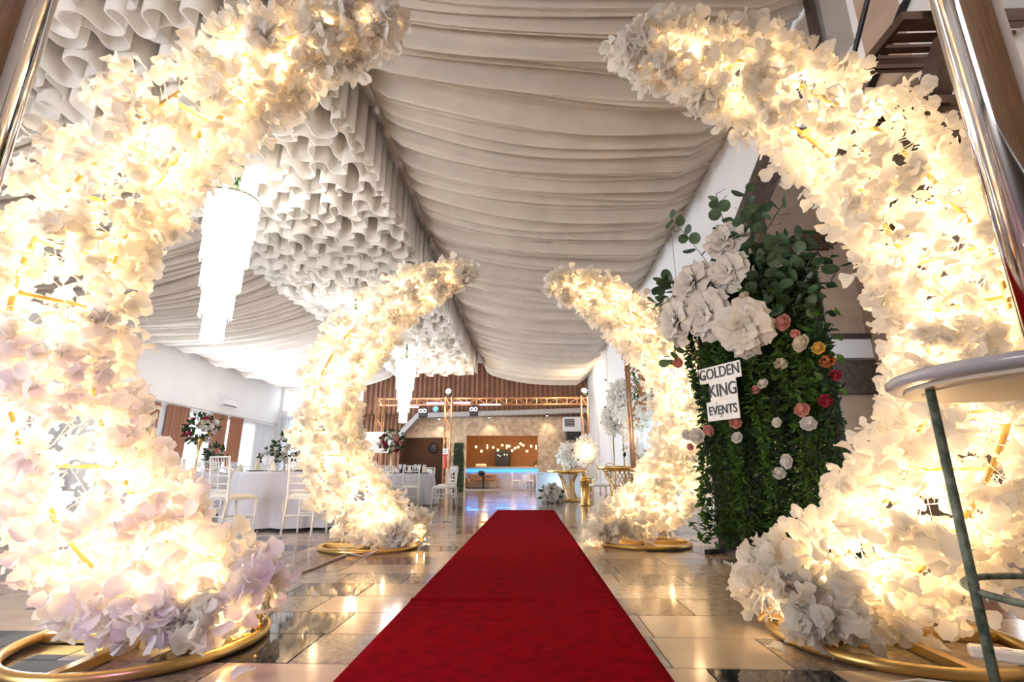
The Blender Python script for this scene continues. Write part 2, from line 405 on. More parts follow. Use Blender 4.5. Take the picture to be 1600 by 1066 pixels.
# ------------------------------------------------------------------ flower crescent arches
CURVE = [(.90,2.98),(.60,2.90),(.25,2.72),(-.22,2.31),(-.50,1.80),(-.57,1.32),(-.43,.84),(-.10,.40),(.30,.12),(.47,.05)]
def catmull(P, n):
    out = []; k = len(P)
    for i in range(n+1):
        t = i/n*(k-1); a = min(int(t), k-2); u = t-a
        p0, p1, p2, p3 = P[max(a-1,0)], P[a], P[a+1], P[min(a+2,k-1)]
        out.append(tuple(.5*((2*p1[c])+(-p0[c]+p2[c])*u+(2*p0[c]-5*p1[c]+4*p2[c]-p3[c])*u*u+(-p0[c]+3*p1[c]-3*p2[c]+p3[c])*u**3) for c in range(2)))
    return out
CV = catmull(CURVE, 120)
def petal_tpl():
    mb = MB(); rows = [(0,.06,1),(.38,.30,3),(.75,.52,4),(1.0,.46,4)]
    idx = []; vs = []
    for r, (yy_, wd, k) in enumerate(rows):
        ids = []
        for i in range(k+1):
            u = (i/k*2-1); yv = yy_-(.20*u*u if r else 0)+(-.10*(abs(u) < .1) if r == 3 else 0)
            z = .16*math.sin(yy_*2.5)+.13*u*u*yy_+.07*math.sin(u*5+r)*yy_
            ids.append(len(vs)); vs.append((u*wd, yv, z))
        idx.append(ids)
    fs = []
    for a, b in zip(idx, idx[1:]):
        i = j = 0
        while i < len(a)-1 or j < len(b)-1:
            if j < len(b)-1 and (i == len(a)-1 or (j+1)/(len(b)-1) <= (i+1)/(len(a)-1)): fs.append((a[i], b[j+1], b[j])); j += 1
            else: fs.append((a[i], a[i+1], b[j])); i += 1
    return mb.add(vs, fs)
PET = tri(petal_tpl())
def sprig_tpl(seed, np_=9):
    random.seed(seed); Ms = []
    for i in range(np_):
        d = Vector((random.gauss(0,.75), random.uniform(.15,1.1), random.gauss(0,.75)))
        base = Vector((random.gauss(0,.028), random.uniform(0,.085), random.gauss(0,.028)))
        Ms.append(frame_to(d, random.uniform(0, 2*PI), random.uniform(.055,.082), base))
    V, T = scatter(PET, Ms)
    st = MB().tube([(0,-.12,0),(0,.03,.005)], .0022, 4)
    V2, T2 = tri(st); return np.vstack([V, V2]), np.vstack([T, T2+len(V)])
SPR = [sprig_tpl(s) for s in range(6)]
SPR_ME = [np_mesh('blossom_sprig', V, T, 'petal', True) for V, T in SPR]
random.seed(21)
def arch(loc, side, label, nspr, nparts, seed, energy, sc=1, lean=0, du=0):
    """side=+1: crescent opens toward +x (stands left of the carpet)"""
    random.seed(seed)
    a = thing('flower_crescent_arch', label, 'flower arch', loc, 0, 'lit white flower arches along the carpet')
    P = [Vector((side*(u*sc+lean*z/3+du), 0, z*sc)) for u, z in CV]
    rr = []
    for i in range(len(P)):
        t = i/(len(P)-1); rr.append((.05+.27*min(1, t/.34)**.8) * (1-.30*max(0, (t-.7)/.3)))
    # frame
    off = Vector((side*.10, .13, 0))
    for s in (-1, 1):
        MB().tube([p+off*s*min(1, .25+1.6*i/len(P))*(1-.5*max(0,(i/len(P)-.9)/.1)) for i, p in enumerate(P)], .0135, 6).build('rail', 'gold_paint', a, True)
    for i in range(8, len(P)-3, 7):
        q = off*min(1, .25+1.6*i/len(P)); dv = q.normalized()
        MB().tube([P[i]-q, P[i]+q], .012, 4).build('rung', 'gold_paint', a)
    ring = [(.47*math.cos(t*2*PI/48), .47*math.sin(t*2*PI/48), .022) for t in range(48)]
    MB().tube(ring, .022, 8, closed=True).build('base_ring', 'gold_paint', a, True)
    MB().box(-.45, .45, -.02, .02, .005, .04).build('base_bar', 'gold_paint', a)
    MB().box(-.02, .02, -.45, .45, .005, .038).build('base_bar', 'gold_paint', a)
    MB().tube([(0,0,.03),(side*-.03,0,.40)], .016, 6).build('upright', 'gold_paint', a)
    for s in (-1, 1): MB().tube([(side*.44,.09*s,.04),(side*.30,.05*s,.16)], .014, 6).build('brace', 'gold_paint', a)
    # blossoms
    Ms = []
    for k in range(nspr):
        i = min(len(P)-2, int((random.random()**.92)*(len(P)-1))); p = P[i].lerp(P[i+1], random.random())
        t = (P[i+1]-P[i]).normalized(); n1 = Vector((0,1,0)); n2 = t.cross(n1)
        an = random.uniform(0, 2*PI); dr = n1*math.cos(an)*1.0+n2*math.sin(an)
        f = random.uniform(.42, .93)**.7; rad = rr[i]*f*(1+.22*noise.noise((i*.11+seed, math.cos(an)*1.4, math.sin(an)*1.4)))
        q = p+dr*rad; q.z = max(q.z, .14)
        d = dr*.9+rv()*.75+Vector((0,0,-.12))
        if q.z+d.normalized().z*.13 < .04: d.z = abs(d.z)
        Ms.append((f + (.25 if random.random() < .06 else 0), frame_to(d, random.uniform(0, 6.3), random.uniform(.85, 1.2), q)))
    e = P[0]
    for k in range(9): Ms.append((1, frame_to(rv()+Vector((side*1.1,0,.1)), random.uniform(0,6), random.uniform(.8,1.05), e+rv()*.07)))
    camL = Vector((0,0,.7))-Vector(loc)
    Ms.sort(key=lambda m: -(m[0] + .35*(m[1].translation.normalized()*0+ (camL-m[1].translation).normalized()).dot((m[1].translation-P[min(range(0,len(P),6), key=lambda i: (P[i]-m[1].translation).length)]).normalized())))
    for m in Ms[:nparts]:
        o = obj('blossom_sprig', random.choice(SPR_ME), a); o.matrix_local = m[1]
    Vs, Ts, n = [], [], 0
    for s in range(6):
        mm = [m[1] for m in Ms[nparts:]][s::6]
        V, T = scatter(SPR[s], mm); Vs.append(V); Ts.append(T+n); n += len(V)
    g = obj('blossom_garland', np_mesh('blossom_garland', np.vstack(Vs), np.vstack(Ts), 'petal', True), a); g['kind'] = 'stuff'
    # string lights
    bl = MB(); led = []
    for k in range(110):
        i = int(2+random.random()*(len(P)-5)); q = P[i]+rv()*rr[i]*random.uniform(.2,.62); q.z = max(q.z, .08); bl.ball(q, .008, 5, 4); led.append(q)
    g = bl.build('string_lights', 'led_warm', a); g['kind'] = 'stuff'
    wire = MB(); 
    pts = [P[i]+Vector((.05*math.sin(i*.9), .08*math.cos(i*.7), 0)) for i in range(2, len(P)-2, 2)]
    wire.tube(pts, .0025, 4).build('light_wire', 'cable', a)
    for i in range(6, len(P)-2, 8):
        light('string_light_glow', 'POINT', P[i]+(Vector((0,-.10,.10)) if i > 92 else rv()*rr[i]*.35), energy, (1, .69, .36), a, shadow_soft_size=.05)
    return a
arch((-1.67, 2.36, 0), 1, 'tall lit white blossom arch nearest the camera, left of the red carpet', 960, 300, 1, 4.3, 1.12, -.06, -.12)
arch((1.58, 2.52, 0), -1, 'tall lit white blossom arch nearest the camera, right of the carpet', 960, 300, 2, 4.3, 1.10, 0, -.05)
arch((-1.63, 5.32, 0), 1, 'smaller-looking lit white blossom arch farther back on the left, before the banquet tables', 800, 200, 3, 4.2)
arch((1.20, 5.68, 0), -1, 'smaller-looking lit white blossom arch farther back on the right, beside the greenery panel', 800, 200, 4, 4.2)

# ------------------------------------------------------------------ bloom and foliage templates
def bloom_tpl(seed, layers=((.38,6,1.15),(.62,6,.75),(.88,7,.35)), ruff=.0):
    random.seed(seed); mb = MB()
    for r, n, cup in layers:
        for k in range(n):
            a = 2*PI*(k+random.random()*.4)/n+r*3
            def fn(u, v, a=a, r=r, cup=cup):
                w_ = (u-.5)*2; wd = r*.72*math.sin(PI*(.12+.80*v))**.6
                th = v*(PI*.62)*(.55+cup*.42); rad = r*math.sin(min(th, PI*.62))*1.0
                z = r*(1-math.cos(th))*cup*.95 + (.12-.25*r)
                z += ruff*math.sin(w_*5+k)*v; rad *= (1-.18*w_*w_)
                x, y_ = rad, w_*wd*.95
                return (x*math.cos(a)-y_*math.sin(a), x*math.sin(a)+y_*math.cos(a), z)
            mb.grid(fn, 3, 3)
    return mb
BLOOM = bloom_tpl(1); BIG = bloom_tpl(5, ((.28,5,1.2),(.52,6,.9),(.78,7,.6),(1.0,8,.3)), .09)
def peony_tpl(seed):
    random.seed(seed); mb = MB()
    for r, n, el in ((.45,7,1.25),(.7,9,.85),(.9,10,.5),(1.0,10,.12)):
        for k in range(n):
            a = 2*PI*(k+random.random()*.7)/n+r*2; e0 = el+random.gauss(0,.14); p0 = random.random()*6; L_ = r*random.uniform(.85,1.1)
            def fn(u, v, a=a, e0=e0, p0=p0, L_=L_):
                w_ = (u-.5)*2; wd = L_*.55*(v**.6)*(1-.25*v); e = e0+.55*math.sin(v*2.2)-.5*v
                y_ = w_*wd; l = L_*v*(1-.12*w_*w_)+.05*math.sin(w_*6+p0)*v*v
                x = l*math.cos(e); z = l*math.sin(e)*.8+.09*math.sin(w_*4+p0)*v+.12*w_*w_*v
                return (x*math.cos(a)-y_*math.sin(a), x*math.sin(a)+y_*math.cos(a), z)
            mb.grid(fn, 5, 4)
    return mb
BL = {k: BLOOM.mesh('bloom', k, True) for k in ('rose_pink','rose_cream','bloom_white','rose_red','rose_orange','bloom_yellow')}
BIGM = peony_tpl(3).mesh('bloom', 'bloom_white', True)
def look(dirv, roll=0): return Vector(dirv).to_track_quat('Z', 'Y').to_euler()
def leaf_tpl(wd=.28, curl=.12):
    return tri(MB().add([(0,0,0),(wd,.4,.05),(wd*.7,.75,.02),(0,1,-curl),(-wd*.7,.75,.02),(-wd,.4,.05),(0,.45,-.03)], [(0,1,6),(1,2,6),(2,3,6),(3,4,6),(4,5,6),(5,0,6)]))
LEAF = leaf_tpl(); LEAFN = leaf_tpl(.16, .3); LEAFR = leaf_tpl(.5, .02)
def foliage(name, pts, tpl, m, parent, kind=True):
    V, T = scatter(tpl, pts); o = obj(name, np_mesh(name, V, T, m, True), parent)
    if kind: o['kind'] = 'stuff'
    return o

# ------------------------------------------------------------------ greenery backdrop panel with sign
pA, pB = Vector((1.80, 5.22, 0)), Vector((2.62, 4.30, 0))
dx = (pB-pA); W_ = dx.length; ang = math.atan2(dx.y, dx.x)
bd = thing('greenery_backdrop', 'upright greenery panel with big white paper flowers, roses and hanging vines', 'backdrop', tuple((pA+pB)/2), ang)
# local x along the panel, local -y faces the aisle (camera side)
for x in (-W_/2+.04, W_/2-.04): MB().box(x-.03, x+.03, .03, .09, 0, 2.65).build('post', 'dark_wood', bd)
MB().box(-W_/2, W_/2, .03, .09, 2.6, 2.66).build('top_rail', 'dark_wood', bd)
MB().box(-W_/2, W_/2, .04, .07, .03, 2.6).build('mesh_board', 'leaf_dark', bd)
for x in (-W_/2+.06, W_/2-.06): MB().box(x-.03, x+.03, -.28, .35, 0, .04).build('foot', 'black_metal', bd)
random.seed(5)
nv = 14
for k in range(nv):
    x0 = -W_/2+.02+(W_-.02)*k/(nv-1); pts = []; ph = random.random()*6; zb = .12+random.random()*.22
    yo = (-.05, -.17, -.10)[k % 3]-.04*random.random()
    for q in range(520):
        z = zb+(2.55-zb)*random.random(); r = .055+.03*math.sin(z*5+ph)
        c = Vector((x0+.035*math.sin(z*3+ph), yo, z)); d = Vector((random.gauss(0,1), random.gauss(-.5,.9), random.gauss(-.45,.7)))
        pts.append(frame_to(d, random.uniform(0,6), random.uniform(.05,.09), c+d.normalized()*r*random.random()))
    foliage('hanging_vine', pts, LEAFN if k % 3 else LEAF, 'leaf' if k % 4 != 1 else 'leaf_dark', bd)
pts = []
for q in range(420):
    x = random.uniform(-W_/2-.08, W_/2+.05); pts.append(frame_to((random.gauss(0,1), random.gauss(-.6,.7), random.gauss(.5,.6)), 0, random.uniform(.06,.12), (x, random.uniform(-.22,-.02), random.uniform(.06,.34))))
foliage('base_foliage', pts, LEAF, 'leaf', bd)
pts = []
for q in range(260):
    x = random.uniform(-.02, W_/2-.08); z = random.uniform(.3, 1.0); pts.append(frame_to(rv(), 0, random.uniform(.012,.022), (x, random.uniform(-.22,-.14), z)))
foliage('tiny_white_flowers', pts, LEAFR, 'rose_cream', bd)
def bdpt(X, Y, Z):   # world to panel-local
    v = Matrix.Rotation(-ang, 3, 'Z') @ (Vector((X, Y, 0))-(pA+pB)/2); return Vector((v.x, v.y, Z))
for (x, z, y, r, d) in [(-.42,2.62,-.26,.27,(-.2,-1,.35)), (-.06,2.98,-.20,.25,(.1,-1,.45)), (-.04,2.64,-.26,.22,(.0,-1,.1)), (-.60,2.25,-.32,.27,(-.35,-1,.05)), (-.28,2.24,-.34,.27,(.05,-1,-.05)), (.06,2.02,-.36,.28,(.45,-.9,-.3)), (-.78,2.40,-.22,.2,(-.7,-.7,.3))]:
    o = obj('paper_peony', BIGM, bd, (x, y, z), look(d), r); o['label'] = 'large white paper flower'
ro = [(.38,2.02,-.16,.085,'rose_pink'),(.50,1.80,-.16,.09,'rose_cream'),(.30,1.66,-.14,.06,'rose_cream'),(.66,1.62,-.12,.07,'rose_orange'),(.70,1.50,-.12,.05,'rose_red'),(.42,1.24,-.15,.07,'rose_pink'),(.45,1.12,-.15,.07,'bloom_white'),
      (-.68,1.10,-.15,.06,'bloom_white'),(-.56,1.08,-.17,.085,'bloom_white'),(-.44,1.13,-.15,.06,'rose_pink'),(-.66,.98,-.14,.04,'rose_pink'),(-.17,1.18,-.15,.06,'rose_pink'),(-.17,1.04,-.15,.06,'bloom_white'),
      (.24,.82,-.15,.07,'bloom_white'),(.16,.72,-.15,.06,'bloom_white'),(.20,1.15,-.15,.05,'bloom_white'),(-.70,1.84,-.16,.06,'rose_pink'),(-.76,2.44,-.2,.05,'rose_pink'),(.06,1.46,-.15,.05,'rose_pink'),(.13,1.50,-.16,.055,'bloom_white'),
      (-.35,1.62,-.14,.045,'bloom_white'),(-.36,1.50,-.14,.04,'bloom_white'),(.08,2.34,-.2,.06,'rose_cream'),(-.2,2.44,-.25,.055,'rose_cream'),(-.28,2.5,-.25,.05,'rose_orange'),(.6,1.3,-.14,.06,'rose_red'),(.46,1.9,-.16,.045,'rose_pink'),(.62,1.74,-.15,.06,'bloom_yellow')]
for x, z, y, r, c in ro:
    obj('rose' if c.startswith('rose') else 'bloom', BL[c], bd, (x, y-.09, z), look((random.gauss(0,.25), -1, random.gauss(.1,.25))), r*1.15)
# eucalyptus branches: each leaf an object of its own
RL = MB()
RL.add([(0,0,0)]+[(.5*math.sin(2*PI*i/10), .5-.5*math.cos(2*PI*i/10), .04*math.cos(4*PI*i/10)) for i in range(1,10)]+[(0,.5,-.04)], [(i, i % 10+1 if i < 9 else 0, 10) for i in range(0,10) if i < 9]+[(9,0,10)])
RLM = RL.mesh('leaf', 'eucalyptus', True)
eb = [((-.72,2.45),(-.22,.12)),((-.70,2.62),(-.12,.2)),((-.30,2.85),(-.35,.65)),((-.05,3.0),(-.05,.55)),((.10,2.75),(.1,.7)),((.16,2.7),(.35,.45)),((.20,2.55),(.30,.25)),((.20,2.5),(.45,-.2)),((.25,2.4),(.35,-.35)),((.05,2.55),(.25,-.25)),((.15,2.65),(.5,.1)),
      ((.35,2.35),(.3,.3)),((.0,2.85),(.3,.35)),((-.62,2.1),(-.2,-.25)),((-.6,2.6),(-.3,.10)),((.4,2.45),(.35,.0)),((.3,2.2),(.3,-.1)),((-.35,2.4),(.2,-.3))]
for (x, z), (vx, vz) in eb:
    br = MB().tube([(0,0,0),(vx*.5,-.05,vz*.5+.04),(vx,-.06,vz)], .004, 4).build('eucalyptus_branch', 'leaf_dark', bd, loc=(x,-.16,z))
    for q in range(9):
        t = (q+1)/9; s = 1 if q % 2 else -1; b_ = Vector((vx*t, -.05-.03*random.random(), vz*t+.04*math.sin(t*3)))
        d = Vector((vx, -.2, vz)).normalized()*.5+Vector((-vz, random.gauss(-.3,.4), vx)).normalized()*s
        o = obj('leaf', RLM, br); o.matrix_local = frame_to(d, random.gauss(0,.6), random.uniform(.10,.145), b_)
pts = []
for q in range(420):
    pts.append(frame_to(rv()+Vector((0,-.4,.1)), random.uniform(0,6), random.uniform(.09,.14), (random.gauss(.02,.34), random.uniform(-.14,-.02), random.gauss(2.5,.2))))
foliage('leaf_filling', pts, LEAF, 'leaf_dark', bd)
pts = []
for q in range(200):
    pts.append(frame_to(rv()+Vector((0,-.4,.1)), random.uniform(0,6), random.uniform(.07,.11), (random.gauss(.45,.14), random.uniform(-.22,-.05), random.uniform(1.3,2.1))))
foliage('leaf_filling', pts, LEAF, 'leaf', bd)
# sign letters on white plates
def text_mesh(s, size, m, parent, loc, rot, name='lettering', ext=.004, align='CENTER'):
    c = bpy.data.curves.new(name, 'FONT'); c.body = s; c.size = size; c.extrude = ext; c.align_x = align; c.align_y = 'CENTER'
    t = bpy.data.objects.new(name, c); COL.objects.link(t); dg = bpy.context.evaluated_depsgraph_get()
    me = bpy.data.meshes.new_from_object(t.evaluated_get(dg)); bpy.data.objects.remove(t); me.materials.clear(); me.materials.append(M[m])
    return obj(name, me, parent, loc, rot)
sg = thing('lettered_sign', 'white sign plates with black capital letters hung on the greenery panel', 'sign')
sA, sB = Vector((1.69,5.0,1.47)), Vector((1.95,4.48,1.47)); sv = sB-sA; sg.location = (sA+sB)/2; sg.rotation_euler = (0,0,math.atan2(sv.y, sv.x)); sg.scale = (1.15,1,1.42)
def plate(w0, w1, zc, hh): return MB().bevbox(w0, w1, 0, .012, zc-hh/2, zc+hh/2, .003)
plate(-.22,.22,.13,.11).build('plate', 'sign_white', sg); plate(-.12,.16,.01,.13).build('plate', 'sign_white', sg); plate(-.17,.16,-.12,.13).build('plate', 'sign_white', sg)
for s, zc, sz, xx in (('GOLDEN',.132,.105,0),('KING',.01,.12,.02),('EVENTS',-.12,.085,0)):
    text_mesh(s, sz, 'black', sg, (xx, -.003, zc), (PI/2,0,0))
for x in (-.1,.1): MB().tube([(x,.012,.0),(x+.05,.34,.02)], .006, 5).build('bracket', 'black_metal', sg)

# ------------------------------------------------------------------ foreground: steel posts, bar table
for x, y, lab in ((-1.075,.8,'polished steel post at the left edge of the picture'),(.865,.8,'polished steel post at the right edge above the bar table')):
    p = thing('steel_post', lab, 'post', (x,y,0), 0, 'polished entrance posts')
    MB().lathe([(.11,0),(.11,.008),(.06,.02)], 24).build('foot_plate', 'chrome', p, True)
    MB().lathe([(.047,.015),(.047,4.2)], 32).build('tube', 'chrome', p, True)
    MB().lathe([(.055,4.2),(.055,4.25),(.03,4.27)], 32).build('cap', 'chrome', p, True)
bt = thing('bar_table', 'small round grey-topped bar table with patinated green metal legs at the right edge', 'table', (1.54,1.48,0))
MB().lathe([(.36,.965),(.395,.968),(.405,.98),(.405,.995),(.395,1.003),(.0001,1.003)], 64).build('table_top', 'table_top', bt, True)
MB().lathe([(.30,.955),(.36,.955),(.36,.966),(.0001,.966)], 64).build('underside', 'table_under', bt)
MB().lathe([(.0001,.950),(.31,.950),(.315,.956)], 48).build('under_disc', 'table_under', bt)
for a in (2.92, 2.92+PI*2/3, 2.92+PI*4/3):
    MB().tube([(.32*math.cos(a), .32*math.sin(a), 0), (.32*math.cos(a), .32*math.sin(a), .955)], .0125, 10).build('leg', 'patina', bt, True)
MB().tube([(.31*math.cos(t*PI/24), .31*math.sin(t*PI/24), .39) for t in range(48)], .010, 8, closed=True).build('foot_ring', 'patina', bt, True)

# stair treads of dark slats high on the right
st = thing('slatted_stair', 'dark bronze open stair treads of polished slats high at the right', 'stairs', (2.7,3.0,2.5))
for (yc, zc) in ((-.34,.88),(-.10,.48),(.32,.1)):
    tr = MB().box(-.40,.36,yc-.21,yc-.18,zc-.03,zc+.03).box(-.40,.36,yc+.18,yc+.21,zc-.03,zc+.03).box(-.43,-.40,yc-.21,yc+.21,zc-.03,zc+.03).build('tread_frame', 'bronze_mirror', st)
    for q in range(4): MB().box(-.40,.36,yc-.155+q*.085,yc-.105+q*.085,zc-.012,zc+.012).build('slat', 'bronze_mirror', tr)
MB().prism([(-.75,1.25),(-.75,1.05),(.6,-.30),(.6,-.12)], -.12, .02, 'x').build('stringer', 'dark_wood', st)
MB().tube([(-.28,-.75,2.1),(-.28,.6,.62)], .018, 8).build('handrail', 'black_metal', st)
bs = thing('slatted_stair', 'distant slatted stair tread glimpsed above the greenery panel', 'stairs', (5.2,8.65,4.9))
tr = MB().box(-.3,.6,-.4,-.36,0,.06).box(-.3,.6,.3,.34,0,.06).build('tread_frame', 'bronze_mirror', bs)
for q in range(5): MB().box(-.3,.6,-.33+q*.125,-.26+q*.125,.01,.04).build('slat', 'bronze_mirror', tr)

# ------------------------------------------------------------------ chandeliers
def chandelier(y, label):
    c = thing('crystal_chandelier', label, 'chandelier', (-4.75, y, 0), 0, 'tiered crystal chandeliers')
    tiers = [(.37,5.02,4.45),(.335,4.5,3.95),(.28,4.0,3.55),(.22,3.6,3.1),(.15,3.15,2.68)]
    top = MB().lathe([(.0001,5.06),(.30,5.06),(.38,5.03),(.38,5.0)], 32).build('canopy_plate', 'chrome', c, True)
    for r, z1, z0 in tiers:
        mb = MB(); n = max(16, int(r*2*PI/.032))
        for ring_r in (r, r*.72):
            for k in range(n):
                a = 2*PI*k/n; x, yy_ = ring_r*math.cos(a), ring_r*math.sin(a); ze = z0+random.uniform(-.04,.04); zz = z1
                while zz > ze:
                    hgt = .075; mb.add([(x,yy_,zz),(x+.011*math.cos(a+1.57),yy_+.011*math.sin(a+1.57),zz-hgt/2),(x+.009*math.cos(a),yy_+.009*math.sin(a),zz-hgt/2),(x-.011*math.cos(a+1.57),yy_-.011*math.sin(a+1.57),zz-hgt/2),(x,yy_,zz-hgt)], [(0,1,2),(0,2,3),(4,2,1),(4,3,2),(0,3,1),(4,1,3)]); zz -= hgt
        o = mb.build('crystal_tier', 'crystal', c); o['kind'] = 'stuff'
        MB().tube([(r*1.01*math.cos(t*PI/16), r*1.01*math.sin(t*PI/16), z1) for t in range(32)], .008, 5, closed=True).build('tier_ring', 'chrome', c)
    MB().tube([(0,0,5.05),(0,0,6.1)], .008, 5).build('cord', 'leaf_dark', c)
    pts = [frame_to(rv(), 0, random.uniform(.05,.09), (random.gauss(0,.02), random.gauss(0,.02), random.uniform(5.05,5.75))) for k in range(170)]
    foliage('vine_wrap', pts, LEAF, 'leaf', c)
    for z, e in ((5.22,26), (4.6,80), (3.7,70), (3.0,60)): light('chandelier_lamp', 'POINT', (0,.12 if z > 5 else 0,z), e, (1,.94,.85), c, shadow_soft_size=.1)  # topmost lamp is added above the plate to brighten the ruffles
    return c
chandelier(7.0, 'bright tiered crystal chandelier nearest the camera, hanging under the ruffled canopy')
chandelier(12.8, 'middle crystal chandelier mostly hidden behind the far left flower arch')
chandelier(18.6, 'farthest tiered crystal chandelier in front of the brown back curtain')

# ------------------------------------------------------------------ banquet chairs and tables
def make_chair():
    c = thing('banquet_chair', 'x', 'chair')
    mb = MB().bevbox(-.20,.20,-.19,.20,.425,.45,.008); mb.build('seat', 'white_paint', c)
    def cush(u, v):
        x = (u-.5)*.40; y = (v-.5)*.39; e = (1-abs(2*u-1)**6)*(1-abs(2*v-1)**6); return (x, y, .452+.045*e**.6)
    mb = MB().grid(cush, 12, 12); mb.build('cushion', 'cushion', c, True)
    for s in (-1,1):
        MB().tube([(s*.185,.185,.43),(s*.19,.20,0)], [.017,.012], 8).build('leg', 'white_paint', c, True)
        MB().tube([(s*.185,-.24,0),(s*.180,-.185,.42),(s*.178,-.20,.70),(s*.18,-.235,.93)], [.012,.017,.015,.013], 8).build('leg', 'white_paint', c, True)
        MB().tube([(s*.187,.19,.22),(s*.182,-.215,.22)], .009, 6).build('stretcher', 'white_paint', c, True)
        MB().tube([(s*.05,-.185,.46),(s*.21,-.22,.40),(s*.20,-.235,.28)], .006, 4).build('cushion_tie', 'cushion', c)
    for y, z in ((.192,.24),(-.213,.24)): MB().tube([(-.187,y,z),(.187,y,z)], .009, 6).build('stretcher', 'white_paint', c, True)
    for z, y in ((.92,-.233),(.80,-.214),(.70,-.202),(.61,-.196),(.53,-.190)): MB().tube([(-.18,y,z),(.18,y,z)], .0105, 6).build('back_rail', 'white_paint', c, True)
    for k in range(6): x = -.13+k*.052; MB().tube([(x,-.233,.92),(x,-.214,.80)], .006, 5).build('spindle', 'white_paint', c)
    return c
chair0 = make_chair(); used = [False]
CH_G = 'white banquet chairs'
def chair(x, y, face, label, z=0):
    rz = math.atan2(face[1], face[0])-PI/2
    if not used[0]: used[0] = True; chair0.location = (x,y,z); chair0.rotation_euler = (0,0,rz); chair0['label'] = label; chair0['group'] = CH_G; return
    c = copy_tree(chair0, (x,y,z), rz, label); c['group'] = CH_G
def table(x, y, r, label, zt=.76):
    t = thing('round_table', label, 'table', (x,y,0), 0, 'cloth-covered round banquet tables')
    MB().lathe([(r,zt-.03),(r,zt-.004),(r-.01,zt-.002),(.0001,zt-.002)], 48).build('table_top', 'dark_wood', t)
    MB().lathe([(.05,.0),(.05,zt-.03)], 12).build('leg', 'black_metal', t)
    MB().lathe([(.3,0),(.3,.02),(.05,.05)], 24).build('foot', 'black_metal', t)
    def fn(u, v):
        a = u*2*PI
        if v < .3: rr = r*1.008*v/.3; z = zt+.001
        else:
            s = (v-.3)/.7; rr = r*1.008+s*(.07+.045*math.sin(a*15+x)+.03*math.sin(a*26+y)); z = zt+.001-s*(zt-.035)
        return (rr*math.cos(a), rr*math.sin(a), z)
    c = MB().grid(fn, 180, 20).build('tablecloth', 'cloth_white_lilac_shade', None, True, loc=(x,y,0))
    tag(c, label.replace('round banquet table', 'white cloth on the round table'), 'tablecloth', 'white tablecloths')
TA = (-3.42, 7.9); TB = (-6.5, 9.9); TD = (-3.05, 12.9); TE = (-7.4, 14.2); TG = (-5.0, 18.0); TF = (-9.6, 17.5)
table(*TA, 1.05, 'round banquet table nearest the camera, behind the left arches')
table(*TB, .95, 'round banquet table with the tall flower vase by the windows')
table(*TD, .62, 'round banquet table seen between the far left arch and the bar')
table(*TE, .95, 'round banquet table in the second row by the windows')
table(*TG, .9, 'round banquet table in the middle of the hall near the stage truss')
table(*TF, .95, 'round banquet table farthest back by the curtained windows')
chair(-3.62, 6.20, (.42,.9), 'nearest white banquet chair, turned slightly right with its back to the camera')
chair(-2.80, 6.47, (.02,1), 'white banquet chair beside the far left arch with its back to the camera')
chair(-4.55, 6.95, (.8,.45), 'white banquet chair seen side-on at the left of the nearest table')
chair(-4.95, 8.1, (1,-.1), 'white banquet chair on the window side of the nearest table')
chair(-4.2, 9.2, (.5,-.8), 'white banquet chair behind the nearest table, left')
chair(-3.1, 9.4, (-.1,-1), 'white banquet chair behind the nearest table, middle')
chair(-1.95, 11.62, (-.97,.25), 'white banquet chair at the right end by the aisle, facing left')
chair(-2.75, 11.75, (-.3,1), 'white banquet chair with its back to the camera at the small far table')
chair(-3.25, 11.65, (.05,1), 'white banquet chair nearest the far left arch at the small far table')
chair(-2.2, 13.55, (-.8,-.6), 'white banquet chair behind the small far table, right')
chair(-2.85, 13.9, (-.2,-1), 'white banquet chair behind the small far table, middle')
chair(-3.7, 13.75, (.6,-.8), 'white banquet chair behind the small far table, left')
for (tx, ty), nm in ((TB, 'at the table with the tall vase'), (TE, 'at the second-row window table'), (TG, 'at the mid-hall table near the truss'), (TF, 'at the farthest window table')):
    for k, w_ in enumerate(('camera side', 'aisle side', 'far aisle side', 'far side', 'window side', 'near window side')):
        a = -PI/2+k*PI/3+.15; chair(tx+1.38*math.cos(a), ty+1.38*math.sin(a), (-math.cos(a), -math.sin(a)), 'white banquet chair %s, %s' % (nm, w_))
